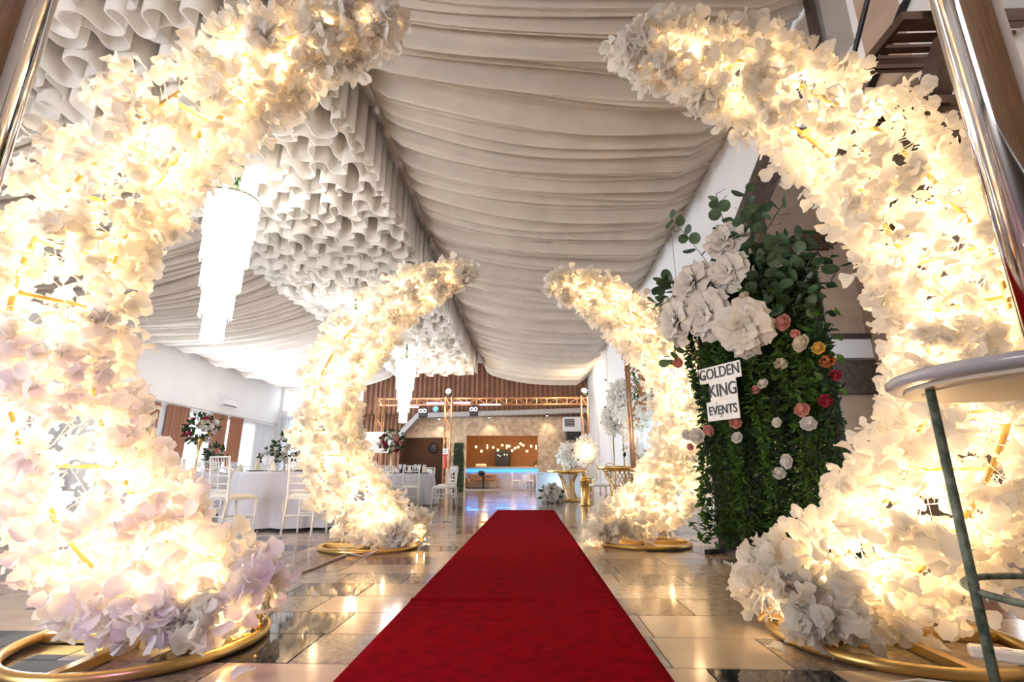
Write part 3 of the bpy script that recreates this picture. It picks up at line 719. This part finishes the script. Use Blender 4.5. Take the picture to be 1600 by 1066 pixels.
# folded napkins, plates, glasses
def napkin(x, y, label):
    o = MB().add([(0,0,.2),(-.075,-.03,0),(.01,-.06,0),(.08,0,0),(.0,.06,0)], [(0,1,2),(0,2,3),(0,3,4),(0,4,1),(1,4,3,2)]).build('folded_napkin', 'napkin', None, loc=(x,y,.773)); o.rotation_euler = (0,0,random.random()*6)
    tag(o, label, 'napkin', 'cone-folded napkins')
PLATE = MB().lathe([(.0001,.002),(.09,.002),(.15,.014),(.152,.018),(.09,.008),(.0001,.006)], 32).mesh('plate', 'black', True)
GLS = MB().lathe([(.035,0),(.034,.004),(.005,.01),(.005,.09),(.03,.12),(.04,.17),(.034,.22),(.032,.22),(.038,.17),(.028,.125),(.0001,.10)], 16).mesh('wine_glass', 'drinking_glass', True)
SIDE = ('camera side','aisle side','far aisle side','far side','window side','near window side')
for (tx, ty), r, nm in ((TA,.78,'nearest table'),(TB,.7,'table with the tall vase'),(TD,.42,'small far table')):
    for k in range(6):
        if (nm == 'small far table' and k == 4) or (nm == 'table with the tall vase' and k in (0, 1)): continue
        a = -PI/2+k*PI/3+.2; x, y_ = tx+r*math.cos(a), ty+r*math.sin(a)
        tag(obj('charger_plate', PLATE, None, (x,y_,.7615)), 'dark plate under a napkin on the %s, %s' % (nm, SIDE[k]), 'plate', 'dark plates on the %s' % nm)
        napkin(x, y_, 'cream cone-folded napkin on the %s, %s' % (nm, SIDE[k]))
        for q in (.22, .40):
            tag(obj('wine_glass', GLS, None, (tx+(r-.05)*math.cos(a+q*.78/r), ty+(r-.05)*math.sin(a+q*.78/r), .7615)), '%s clear wine glass on the %s, %s' % ('inner' if q < .3 else 'outer', nm, SIDE[k]), 'glass', 'wine glasses on the %s' % nm)
for o in [o for o in bpy.data.objects if o.name.startswith('folded_napkin')]:
    o['group'] = 'cone-folded napkins'

def bouquet(x, y, z, r, n, cols, label, stand=None, leafy=1.0, cat='flower arrangement', dome=.8, lm='leaf_dark'):
    b = thing('flower_arrangement', label, cat, (x,y,z))
    h0 = 0
    if stand:
        h0 = stand
        MB().lathe([(.09,0),(.09,.012),(.02,.03),(.016,stand*.45),(.02,stand*.6),(.05,stand*.85),(.085,stand),(.08,stand),(.045,stand*.86),(.0001,stand*.8)], 24).build('vase', 'gold' if stand > .6 else 'cushion', b, True)
    else: MB().lathe([(.5*r,0),(.6*r,.4*r),(.5*r,.42*r),(.0001,.3*r)], 16).build('bowl', 'cushion', b, True)
    C = Vector((0,0,h0+r*.55))
    for k in range(n):
        d = rv(); d.z = d.z*dome+.15; d.normalize()
        o = obj('bloom', BL[random.choice(cols)], b, C+d*r*random.uniform(.7,.95), look(d), r*random.uniform(.2,.32))
    pts = []
    for k in range(int(110*leafy)):
        d = rv(); pts.append(frame_to(d+rv()*.4, random.uniform(0,6), r*random.uniform(.28,.5), C+d*r*random.uniform(.4,1.0)))
    foliage('leaves', pts, LEAF, lm, b)
    return b
random.seed(31)
bouquet(-6.28, 9.4, .762, .29, 34, ['bloom_white','bloom_white','rose_cream','bloom_yellow','rose_red'], 'large mixed bouquet on a tall slim vase before the terracotta curtains', stand=.66)
bouquet(-6.15, 9.75, .762, .19, 18, ['bloom_white','rose_pink'], 'small white and pink bouquet below the tall vase', stand=.26)
bouquet(-4.12, 8.45, .762, .24, 26, ['bloom_white','rose_cream'], 'cream rose bouquet with dark leaves on the nearest table, right side', stand=.24)
bouquet(-5.05, 9.0+.0, .0, .19, 1, ['bloom_white'], 'x', stand=1.05) if False else None
bouquet(-3.85, 7.6, .762, .17, 20, ['bloom_white','rose_pink'], 'small white bouquet on the nearest table, left side', stand=.16) if False else None
bouquet(-6.55, 10.35, .762, .22, 22, ['bloom_white','rose_cream'], 'white bouquet behind the tall vase table', stand=.2)
bouquet(-7.3, 14.1, .762, .26, 24, ['bloom_white','rose_cream'], 'white bouquet on the second-row window table', stand=.3)
bouquet(-3.1, 12.9, .762, .30, 40, ['bloom_white','rose_cream','rose_pink','rose_red'], 'pink, red and cream bouquet on a gold stand beside the white notice board', stand=.62, leafy=1.4).location = (-3.55, 12.95, .762)
bouquet(-3.42, 8.0, .762, .26, 22, ['bloom_white'], 'white flower arrangement with trailing leaves rising behind the far left arch', stand=.62, leafy=1.2)

# notice board beside the pink bouquet
nb = thing('notice_board', 'white notice board with dark lettering behind the far left arch', 'sign', (-4.35,14.2,0))
MB().bevbox(-.42,.42,0,.03,1.33,1.92,.006).build('board', 'sign_white', nb)
for x in (-.38,.38): MB().tube([(x,.04,0),(x,.04,1.9)], .014, 8).build('leg', 'black_metal', nb)
MB().tube([(-.38,-.16,.012),(-.38,.26,.012)], .012, 6).build('foot', 'black_metal', nb); MB().tube([(.38,-.16,.012),(.38,.26,.012)], .012, 6).build('foot', 'black_metal', nb)
for s, z in (('N',1.71),('RANT',1.58),): text_mesh(s, .12, 'black', nb, (.33,-.004,z), (PI/2,0,0), align='RIGHT', ext=.002)
text_mesh('& CAFE', .075, 'grey_slab', nb, (.33,-.004,1.46), (PI/2,0,0), align='RIGHT', ext=.002)

# ------------------------------------------------------------------ left wall dressing
def curtain(name, x0, y0, x1, y1, z0, z1, waves, amp, m, label, cat='curtain', group=None):
    dx_, dy_ = x1-x0, y1-y0; L_ = math.hypot(dx_, dy_); nx, ny_ = -dy_/L_, dx_/L_
    def fn(u, v):
        o_ = amp*(math.sin(2*PI*waves*u+.6*math.sin(u*17))+.35*math.sin(2*PI*waves*2.3*u+1))*(.75+.25*v)
        return (x0+dx_*u+nx*o_, y0+dy_*u+ny_*o_, z0+(z1-z0)*v)
    o = MB().grid(fn, int(waves*10), 6).build(name, m, None, True)
    md = o.modifiers.new('thickness', 'SOLIDIFY'); md.thickness = .006
    return tag(o, label, cat, group)
cl = [(16.3,17.5,'brown-terracotta curtain nearest the left arch'),(17.95,19.1,'terracotta curtain behind the tall flower vase'),(20.7,21.6,'terracotta curtain under the air conditioner, left one of the pair'),(21.95,22.85,'terracotta curtain under the air conditioner, right one of the pair')]
for a, b, lab in cl: curtain('window_curtain', -13.38, a, -13.38, b, .9, 3.28, 7, .055, 'curtain_terracotta', lab, group='window curtains')
for n, (a, b) in enumerate(((12.0,14.6),(17.3,18.0),(19.0,20.75),(22.8,26.0))):
    curtain('sheer_curtain', -13.46, a, -13.46, b, .15, 3.25, (b-a)*5, .02, 'sheer', ['white sheer net curtain hidden behind the nearest left arch','narrow white sheer between two terracotta curtains, left','white sheer net curtain behind the tall bouquet','white sheer net curtain in the far left corner'][n], group='sheer curtains')
curtain('sheer_curtain', -13.3, 26.3, -9.0, 26.3, 0, 3.85, 22, .05, 'sheer', 'wide white sheer backdrop on the back wall left of the brown curtain', group='sheer curtains')
tag(MB().tube([(-13.36,14.5,3.32),(-13.36,26.2,3.32)], .018, 8).build('curtain_rod', 'grey_slab'), 'long thin curtain rod above the left windows', 'curtain rod')
ac = thing('air_conditioner', 'white wall-mounted air conditioner above the terracotta curtains', 'air conditioner', (-13.5,21.6,3.68))
MB().prism([(.0,0),(.16,0),(.22,.06),(.22,.28),(.18,.32),(0,.32)], -.55, .55, 'y').build('body', 'speaker_white', ac)
MB().box(.17,.225,-.48,.48,.012,.035).build('louvre', 'black', ac)

# ------------------------------------------------------------------ far wall dressing
curtain('stage_curtain', -8.9, 26.2, 3.05, 26.2, 3.7, 7.2, 46, .06, 'curtain_brown', 'wide brown pleated curtain across the back wall above the bar', group='brown back curtains')
curtain('stage_curtain', -8.9, 26.05, -6.7, 26.05, .05, 3.8, 10, .06, 'curtain_brown', 'brown pleated curtain reaching the floor at the left of the side room', group='brown back curtains')
def truss(name, label, p, axis, length, w_=.29, m='copper_truss', grp='box trusses', cell=.45):
    t = thing(name, label, 'truss', p, 0, grp)
    mk = (lambda a, b, c: (b, c, a)) if axis == 'z' else (lambda a, b, c: (a, b, c))
    h = w_/2
    for i in (-1,1):
        for j in (-1,1): MB().tube([mk(0,i*h,j*h), mk(length,i*h,j*h)], .024, 6).build('chord', m, t, True)
    n = int(length/cell)
    for k in range(n):
        a, b = k*length/n, (k+1)*length/n
        for fx in (-1,1):
            s = 1 if k % 2 else -1
            MB().tube([mk(a,fx*h,-s*h), mk(b,fx*h,s*h)], .013, 5).build('brace', m, t)
            MB().tube([mk(a,-s*h,fx*h), mk(b,s*h,fx*h)], .013, 5).build('brace', m, t)
            MB().tube([mk(b-.02,fx*h,-h), mk(b-.02,fx*h,h)], .012, 5).build('brace', m, t)
    return t
truss('stage_truss_beam', 'long copper-coloured truss beam spanning above the bar', (-7.1,23,4.05), 'x', 9.8)
truss('stage_truss_tower', 'copper truss tower standing beside the ivy column in front of the bar', (-3.70,22.62,.05), 'z', 4.15)
truss('stage_truss_tower', 'copper truss tower at the right end of the beam', (2.50,22.62,.05), 'z', 4.15)
truss('stage_truss_tower', 'copper truss tower at the left end of the beam behind the far arch', (-6.85,22.62,.05), 'z', 4.15)
truss('right_truss_tower', 'near copper truss tower among the flowers along the right wall', (2.14,10.0,.05), 'z', 2.95, .27, cell=.36)
def mover(x, y, z, label, teal=False):
    o = thing('stage_light', label, 'stage light', (x,y,z), 0, 'stage lights on the trusses')
    MB().bevbox(-.19,.19,-.13,.13,-.24,.20,.02).build('housing', 'black', o)
    for s in (-1,1):
        MB().tube([(s*.09+.075*math.cos(k*PI/8), -.14, .05+.075*math.sin(k*PI/8)) for k in range(16)], .011, 5, closed=True).build('lens_ring', 'led_white', o)
    MB().tube([(-.16,0,.18),(-.14,0,.27),(.14,0,.27),(.16,0,.18)], .015, 6).tube([(0,0,.27),(0,.12,.36)], .015, 6).build('yoke', 'black_metal', o)
mover(-4.90,22.8,3.54,'black twin-lens stage light left of the truss tower'); mover(-2.55,22.8,3.60,'black twin-lens stage light right of the truss tower')
def tube_lamp(x0, x1, y, z, m, label): 
    o = thing('tube_light', label, 'tube light', ((x0+x1)/2,y,z), 0, 'coloured tube lights on the truss'); h = (x1-x0)/2
    MB().tube([(-h,0,0),(h,0,0)], .03, 8).build('glowing_tube', m, o); 
    for s in (-1,1): MB().tube([(s*h,0,0),(s*(h+.04),0,0)], .034, 8).build('end_cap', 'black', o)
tube_lamp(-6.0,-5.1,22.75,3.78,'led_violet','short violet tube light behind the farthest chandelier'); tube_lamp(-4.75,-3.95,22.75,3.95,'led_violet','violet tube light left of the truss tower'); tube_lamp(-3.5,-2.72,22.75,3.97,'led_violet','violet tube light right of the truss tower'); tube_lamp(-2.28,-1.32,22.82,3.88,'led_white','white tube light on the truss above the bar')
tag(MB().ball((0,0,0),.12,12,8).tube([(0,0,.1),(0,.1,.26)], .012, 5).build('mirror_spot', 'led_blue', None, True, loc=(-4.33,22.8,3.68)), 'small blue round spot hanging under the truss', 'stage light')
for x, y, lab in ((-3.70,22.5,'bright warm spot lamp on top of the truss tower by the ivy column'),(2.5,22.5,'bright warm spot lamp on top of the right truss tower')):
    sl = thing('spot_lamp', lab, 'lamp', (x,y,4.34), 0, 'warm spot lamps'); MB().lathe([(.10,-.1),(.14,.06),(.14,.1)], 16).build('housing', 'black', sl); MB().ball((0,-.06,.1),.115,12,8).build('bulb', 'lamp_warm', sl)
    light('spot_lamp_glow', 'POINT', (0,-.3,.15), 60, (1,.82,.55), sl, shadow_soft_size=.1)
th = thing('moving_head', 'round teal-lit lamp on top of the near right truss tower', 'stage light', (2.10,10,3.05))
MB().bevbox(-.18,.18,-.14,.14,-.02,.10,.02).build('base', 'copper_truss', th); MB().tube([(-.09,0,.1),(-.1,0,.28)], .02, 6).build('yoke', 'black_metal', th); MB().ball((-.02,-.05,.24),.10,12,8).build('lens', 'lamp_teal', th)
# downlights under the slab
for x, lab in ((-4.72,'left'),(-2.1,'middle'),(.92,'right')):
    d = thing('downlight', 'small black downlight under the grey ledge, %s one' % lab, 'lamp', (x,25.95,3.66+.027*(x+5.8)), 0, 'ledge downlights'); MB().lathe([(.06,-.12),(.06,0)], 12).build('housing', 'black', d); MB().lathe([(.05,-.125),(.0001,-.125)], 12).build('lens', 'led_white', d)
    light('downlight_beam', 'SPOT', (0,.1,-.14), 30, (1,.8,.55), d, spot_size=1.5, spot_blend=.8, shadow_soft_size=.05, rot=(math.radians(18),0,0))
# wall clock
ck = thing('wall_clock', 'dark round wall clock in the brown side room', 'clock', (-5.55,28.99,2.24)); MB().lathe([(.0001,0),(.29,0),(.30,.03),(.27,.05),(.26,.03),(.0001,.03)], 32).build('case', 'black', ck, rot=(PI/2,0,0)); MB().box(-.01,.01,-.05,-.04,0,.2).build('hand', 'grey_slab', ck); MB().box(0,.14,-.05,-.04,-.01,.01).build('hand', 'grey_slab', ck)
tag(MB().bevbox(-.35,.35,-.3,.3,0,1.15,.02).build('cabinet', 'black', None, loc=(-6.45,28.4,0)), 'black cabinet standing in the brown side room', 'cabinet')
light('side_room_lamp', 'POINT', (-5.5,27.8,2.8), 18, (1,.75,.5), None, shadow_soft_size=.15)
# ivy column with extinguisher sign
iv = thing('ivy_column', 'dark column overgrown with ivy beside the bar opening', 'column', (-3.2,22.95,0))
MB().bevbox(-.22,.22,-.2,.2,0,2.15,.02).build('column', 'black', iv)
pts = [frame_to(rv()+Vector((-.3,-.8,0)), 0, random.uniform(.07,.12), (random.uniform(-.28,.28), random.uniform(-.29,-.2), random.uniform(.05,2.1))) for k in range(620)]
foliage('ivy', pts, LEAF, 'leaf', iv)
eg = thing('extinguisher_sign', 'small white and red fire sign on the truss tower', 'sign', (-3.74,22.42,1.45)); MB().box(-.12,.12,0,.01,.12,.42).build('plate', 'sign_white', eg); MB().box(-.12,.12,-.003,.0,.12,.18).build('red_band', 'red_paint', eg); MB().tube([(.06*math.cos(k*PI/8),-.004,.3+.06*math.sin(k*PI/8)) for k in range(16)], .012, 4, closed=True).build('emblem', 'black', eg); MB().lathe([(.06,-.45),(.07,-.42),(.07,.02),(.03,.08)], 12).build('cylinder', 'red_paint', eg)
# bar interior
bc = thing('bar_counter', 'long bar counter with a blue light strip under its top', 'bar counter', (-1.4,28.2,0))
MB().bevbox(-2.35,2.2,-.35,.35,1.10,1.19,.01).build('counter_top', 'counter', bc); MB().box(-2.3,2.2,-.1,.25,.0,1.1).build('front', 'counter_front', bc); MB().box(-2.3,2.2,-.16,-.105,.90,1.08).build('light_strip', 'led_blue', bc)
light('bar_strip_glow', 'AREA', (0,-.25,1.0), 5, (.15,.4,1), bc, shape='RECTANGLE', size=4, size_y=.15, rot=(-.9,0,0))
fr = thing('drinks_fridge', 'black drinks fridge behind the bar counter', 'fridge', (-1.55,29.3,0)); MB().bevbox(-.42,.42,-.3,.3,.03,2.15,.02).build('body', 'black', fr); MB().box(-.38,.38,-.32,-.302,.15,1.95).build('door', 'black_metal', fr)
for x, z in ((-.25,1.85),(-.15,1.8),(.1,1.88),(.25,1.86)): MB().ball((x,-.33,z),.025,6,5).build('glowing_sticker', 'led_white', fr)  # small balls on the fridge door, their glow is put into the material
random.seed(77)
for k, (x, z) in enumerate([(-2.95,2.25),(-2.62,2.0),(-2.3,2.28),(-2.0,2.22),(-1.72,2.05),(-1.5,2.32),(-1.25,2.3),(-1.12,2.28),(-.95,2.02),(-.8,2.16),(-.62,2.22),(-.5,2.42),(-.35,2.3),(-.15,2.02),(.08,2.26),(.35,2.26),(.5,2.05),(.66,2.26)]):
    p = thing('pendant_bulb', 'amber pendant bulb in the row over the bar, number %s from the left' % ('first second third fourth fifth sixth seventh eighth ninth tenth eleventh twelfth thirteenth fourteenth fifteenth sixteenth seventeenth eighteenth'.split()[k]), 'pendant lamp', (x,27.6+random.uniform(-.3,.3),z), 0, 'amber pendant bulbs over the bar')
    p['label'] = p['label'].replace('number ', '')
    MB().tube([(0,0,.12),(0,0,2.99-z)], .006, 4).build('cord', 'black', p); MB().lathe([(.02,.06),(.022,.13)], 8).build('socket', 'black', p)
    if k in (2,6,15): MB().lathe([(.0001,-.16),(.03,-.14),(.03,.05),(.02,.07)], 10).build('bulb', 'bulb_amber', p, True)
    else: MB().ball((0,0,0), .058, 10, 8, 1.15).build('bulb', 'bulb_amber', p, True)
for x in (-2.4,-.9,.2): light('bar_lamp', 'POINT', (x,27.5,2.1), 26, (1,.62,.28), None, shadow_soft_size=.15)
so = thing('bar_sofa', 'low brown sofa in front of the bar counter', 'sofa', (-2.55,27.5,0))
MB().bevbox(-.75,.75,-.4,.4,.08,.42,.04).build('seat', 'sofa', so); MB().bevbox(-.75,.75,.22,.42,.42,.82,.05).build('backrest', 'sofa', so); MB().bevbox(-.85,-.7,-.4,.4,.08,.6,.04).build('armrest', 'sofa', so); MB().bevbox(.7,.85,-.4,.4,.08,.6,.04).build('armrest', 'sofa', so)
tb = thing('bar_side_table', 'small dark pedestal table with a bag before the brown sofa', 'table', (-2.45,26.95,0)); MB().lathe([(.45,.66),(.45,.7),(.0001,.7)], 24).build('table_top', 'black', tb); MB().lathe([(.05,.02),(.05,.66)], 10).build('stem', 'black', tb); MB().lathe([(.28,0),(.28,.02),(.05,.05)], 16).build('foot', 'black', tb)
tag(MB().add(*(lambda m: (m.v, m.f))(MB().ball((0,0,.14),.2,12,8,.7))).build('dark_bag', 'black', None, True, loc=(-2.55,26.95,.70)), 'dark bag lying on the small pedestal table', 'bag')
table(-.02, 27.45, .36, 'round banquet table inside the bar room')
chair(-.72, 27.1, (1,.2), 'white banquet chair left of the table inside the bar room'); chair(.0, 26.78, (.05,1), 'white banquet chair in front of the table inside the bar room')
tag(MB().bevbox(-.3,.3,-.15,.15,0,.16,.04).build('tray_of_glasses', 'cushion', None, loc=(-2.7,28.15,1.19)), 'pale tray on the left end of the bar counter', 'tray')
bouquet(.35, 28.2, 1.19, .2, 1, ['bloom_yellow'], 'dark leafy plant on the right end of the bar counter', leafy=1)
# loudspeaker / projector on the right of the far wall
sp = thing('wall_air_unit', 'white boxy air unit hung high on the stone wall right of the bar', 'air unit', (2.25,26.1,2.85))
MB().bevbox(-.50,.55,-.3,.395,.05,.80,.03).build('body', 'speaker_white', sp); MB().box(-.44,.06,-.31,-.30,.30,.68).build('grille', 'black', sp)
for q in range(4): MB().box(-.42,.04,-.318,-.31,.33+q*.085,.36+q*.085).build('slat', 'grey_slab', sp)
MB().bevbox(-.35,.5,-.25,.395,-.35,.05,.02).build('bracket', 'black', sp)

# ------------------------------------------------------------------ right side: lattice tables, bridal chairs, flowers
def lattice_table(x, y, h, rt, rb, rw, label):
    t = thing('lattice_table', label, 'table', (x,y,0), 0, 'gold lattice tables')
    MB().lathe([(rt-.01,h-.07),(rt,h-.06),(rt,h-.01),(rt-.01,h),(.0001,h)], 40).build('table_top', 'gold', t, True)
    MB().lathe([(rt-.03,h+.0005),(rt-.03,h+.006),(.0001,h+.006)], 40).build('glass_top', 'glass_clear', t)
    MB().tube([(rb*math.cos(k*PI/16), rb*math.sin(k*PI/16), .03) for k in range(32)], .028, 6, closed=True).build('base_ring', 'gold', t, True)
    MB().tube([(rb*math.cos(k*PI/16), rb*math.sin(k*PI/16), h-.09) for k in range(32)], .02, 6, closed=True).build('upper_ring', 'gold', t, True)
    n = 20
    for k in range(n):
        for s in (-1,1):
            pts = []
            for q in range(9):
                v = q/8; a = 2*PI*k/n+s*v*1.5; r = rw+(rb-rw)*(2*v-1)**2; pts.append((r*math.cos(a), r*math.sin(a), .03+(h-.12)*v))
            MB().tube(pts, .009, 4).build('lattice_rod', 'gold', t)
lattice_table(1.10, 14.9, .86, .64, .30, .17, 'gold hourglass lattice table farther back, by the white floor flowers')
lattice_table(2.12, 12.2, .92, .52, .38, .24, 'taller gold lattice table nearer the camera by the right wall')
bouquet(.58, 14.05, 0, .33, 110, ['bloom_white','bloom_white','rose_cream'], 'white flower clump standing on the floor before the lattice table', leafy=.7)
for x, y, lab in ((1.78,13.95,'round-backed gold bridal chair between the lattice tables, left one'),(2.30,14.1,'round-backed gold bridal chair between the lattice tables, right one')):
    c = thing('bridal_chair', lab, 'chair', (x,y,0), PI*.1, 'gold bridal chairs')
    MB().bevbox(-.22,.22,-.22,.22,.43,.50,.02).build('seat', 'cushion', c)
    for sx in (-1,1):
        for sy in (-1,1): MB().tube([(sx*.2,sy*.2,0),(sx*.2,sy*.2,.44)], .014, 6).build('leg', 'gold', c)
    MB().tube([(.0,.21,.48),(.0,.23,.60)], .02, 6).build('back_post', 'gold', c)
    MB().lathe([(.0001,-.025),(.16,-.02),(.175,0),(.16,.02),(.0001,.025)], 24).build('backrest', 'cushion', c, True, loc=(0,.23,.80), rot=(PI/2,0,0)); c.children[-1].scale = (1,1.35,1)
    MB().tube([(.185*math.cos(k*PI/16), .23, .80+.25*math.sin(k*PI/16)) for k in range(32)], .012, 5, closed=True).build('back_frame', 'gold', c)
gp = thing('gold_pillar_vase', 'short shiny gold pillar standing before the bridal chairs', 'pillar', (1.36,12.9,0)); MB().lathe([(.14,0),(.14,.03),(.11,.05),(.11,.55),(.14,.58),(.14,.62),(.0001,.62)], 24).build('pillar', 'gold', gp, True); MB().lathe([(.10,.621),(.10,.70),(.09,.70),(.0001,.64)], 20).build('bowl', 'gold', gp, True)
cd = thing('candle', 'cream candles on the farther lattice table', 'candle', (1.0,14.9,.866)); MB().lathe([(.045,0),(.045,.2),(.0001,.195)], 12).build('candle_body', 'napkin', cd); MB().lathe([(.04,0),(.04,.13),(.0001,.125)], 12).build('candle_body', 'napkin', cd, loc=(.12,.05,0))
random.seed(91)
FL = tri(MB().add(*(lambda m: (m.v, m.f))(petal_tpl())))
def blossom_tree(x, y, z0, z1, r, n, m, label, lit=None):
    t = thing('blossom_spray', label, 'flower arrangement', (x,y,0))
    MB().lathe([(.16,0),(.16,.02),(.02,.05),(.018,max(z0,.3))], 12).build('stand', 'gold', t, True)
    for k in range(12):
        a = random.uniform(0,6.3); e = Vector((r*.8*math.cos(a), r*.8*math.sin(a), random.uniform(z0+.2,z1-.05)))
        MB().tube([(0,0,max(z0,.3)-.02), (e.x*.4,e.y*.4,(z0+e.z)/2), tuple(e)], .006, 4).build('stem', 'cushion', t)
    pts = []
    for k in range(n):
        d = rv(); c = Vector((d.x*r, d.y*r, (z0+z1)/2+d.z*(z1-z0)/2)); c = Vector((0,0,(z0+z1)/2)).lerp(c, random.uniform(.35,1)); pts.append(frame_to(rv(), random.uniform(0,6), random.uniform(.06,.095), c))
    foliage('blossoms', pts, PET, m, t)
    pts = [frame_to(rv(), 0, random.uniform(.09,.14), (random.gauss(0,r*.5), random.gauss(0,r*.5), random.uniform(z0,z1))) for k in range(24)]
    foliage('leaves', pts, LEAF, 'leaf_dark', t)
    if lit: light('spray_glow', 'POINT', (0,-.1,(z0+z1)/2), lit[0], lit[1], t, shadow_soft_size=.1)
blossom_tree(1.72, 15.6, .9, 1.95, .38, 900, 'petal', 'warm-lit white blossom tree between the two lattice tables', (22,(1,.75,.4)))
blossom_tree(1.25, 16.2, .95, 1.75, .42, 1100, 'petal', 'pale wispy blossom spray left of the warm-lit blossom tree')
blossom_tree(2.45, 11.5, 1.0, 2.25, .36, 900, 'petal', 'warm-lit white blossom tree above the nearer lattice table', (20,(1,.75,.4)))
blossom_tree(2.35, 9.3, .5, 2.3, .42, 1300, 'petal', 'blue-lit white blossom column beside the far right arch', (14,(.35,.7,1)))
blossom_tree(2.5, 13.6, 2.1, 3.3, .38, 1800, 'petal', 'high white blossom cluster on the right wall beside the truss tower')
blossom_tree(2.6, 15.8, 1.9, 2.9, .36, 1500, 'petal', 'high white blossom cluster on the right wall, farther one')
gr = thing('hanging_garland', 'hanging green garland on the right wall by the near truss tower', 'greenery', (2.75,12.2,0))
pts = [frame_to(rv()+Vector((-.4,-.4,-.4)), 0, random.uniform(.1,.16), (random.gauss(0,.12), random.gauss(0,.3), random.uniform(1.9,3.5))) for k in range(380)]
foliage('leaves', pts, LEAFN, 'leaf', gr); MB().tube([(.1,0,0),(.1,0,3.5)], .02, 6).build('pole', 'dark_wood', gr)
pw = struct(MB().box(3.03,3.1,11.6,11.7,.9,3.0).box(3.03,3.1,13.3,13.4,.9,3.0).box(3.03,3.1,11.7,13.3,2.92,3.0).box(3.03,3.1,11.7,13.3,.9,.98).build('window_9', 'white_paint')); MB().box(3.06,3.095,11.7,13.3,.98,2.92).build('pane', 'window_glow', pw)
curtain('side_curtain', 2.98, 11.9, 2.98, 12.4, .3, 3.1, 4, .04, 'curtain_terracotta', 'narrow terracotta curtain on the right wall window', group='window curtains')
# white back table under the bridal set
sk = thing('bridal_sweetheart_table', 'low white glowing table behind the farther lattice table', 'table', (.95,17.2,0)); MB().bevbox(-.75,.75,-.3,.3,0,.78,.02).build('skirt', 'cloth_white_lilac_shade', sk); MB().bevbox(-.78,.78,-.33,.33,.78,.82,.008).build('table_top', 'white_paint', sk)
light('sweetheart_glow', 'POINT', (0,-.7,.45), 10, (.4,.75,1), sk, shadow_soft_size=.1)

# ------------------------------------------------------------------ small floor items
def trunking(a, b, label): tag(MB().tube([(*a,.008),(*b,.008)], .012, 6).build('cable_cover', 'grey_slab'), label, 'cable cover', 'cable covers')
trunking((-1.72,2.86),(-1.68,4.82), 'thin grey cable cover on the floor between the left arches'); trunking((1.60,3.05),(1.62,4.55), 'thin grey cable cover on the floor between the right arches')
ps = thing('power_strip', 'white power strip with cable inside the base ring of the near right arch', 'power strip', (1.78,2.10,.045), -.5); MB().bevbox(-.15,.15,-.03,.03,0,.04,.008).build('body', 'white_paint', ps)
for k in range(4): MB().lathe([(.017,.0405),(.017,.043),(.0001,.043)], 10).build('socket', 'cable', ps, loc=(-.1+k*.06,0,0))
def cord(pts, label): tag(MB().tube(pts, .004, 6).build('extension_cable', 'cable'), label, 'cord', 'white power cords')
cord([(1.2+.16*k, 2.0+.07*math.sin(k*1.3)-.02*k, .008) for k in range(4)]+[(1.9,1.9,.008)], 'white power cord trailing in front of the near right arch')
cord([(-1.75+.05*k-.1*math.sin(k*.9), 5.0-.06*k+.12*math.cos(k*1.1), .008+.05*abs(math.sin(k*.8))) for k in range(9)], 'white power cord coiled at the base of the far left arch')
PM = np_mesh('petal', PET[0], PET[1], 'petal', True)
for x, y, lab in ((1.02,2.28,'fallen white petal inside the near right base ring'),(1.28,4.0,'fallen white petal on the floor by the greenery panel'),(-1.05,1.95,'fallen white petal by the near left base ring')):
    tag(obj('fallen_petal', PM, None, (x,y,.012), (.1,0,random.random()*6), .08), lab, 'petal', 'fallen petals')
light('violet_party_lamp', 'SPOT', (-.7,-1.2,2.6), 150, (.6,.3,1), None, spot_size=1.0, spot_blend=.6, shadow_soft_size=.1, rot=(math.radians(48),0,math.radians(22)))
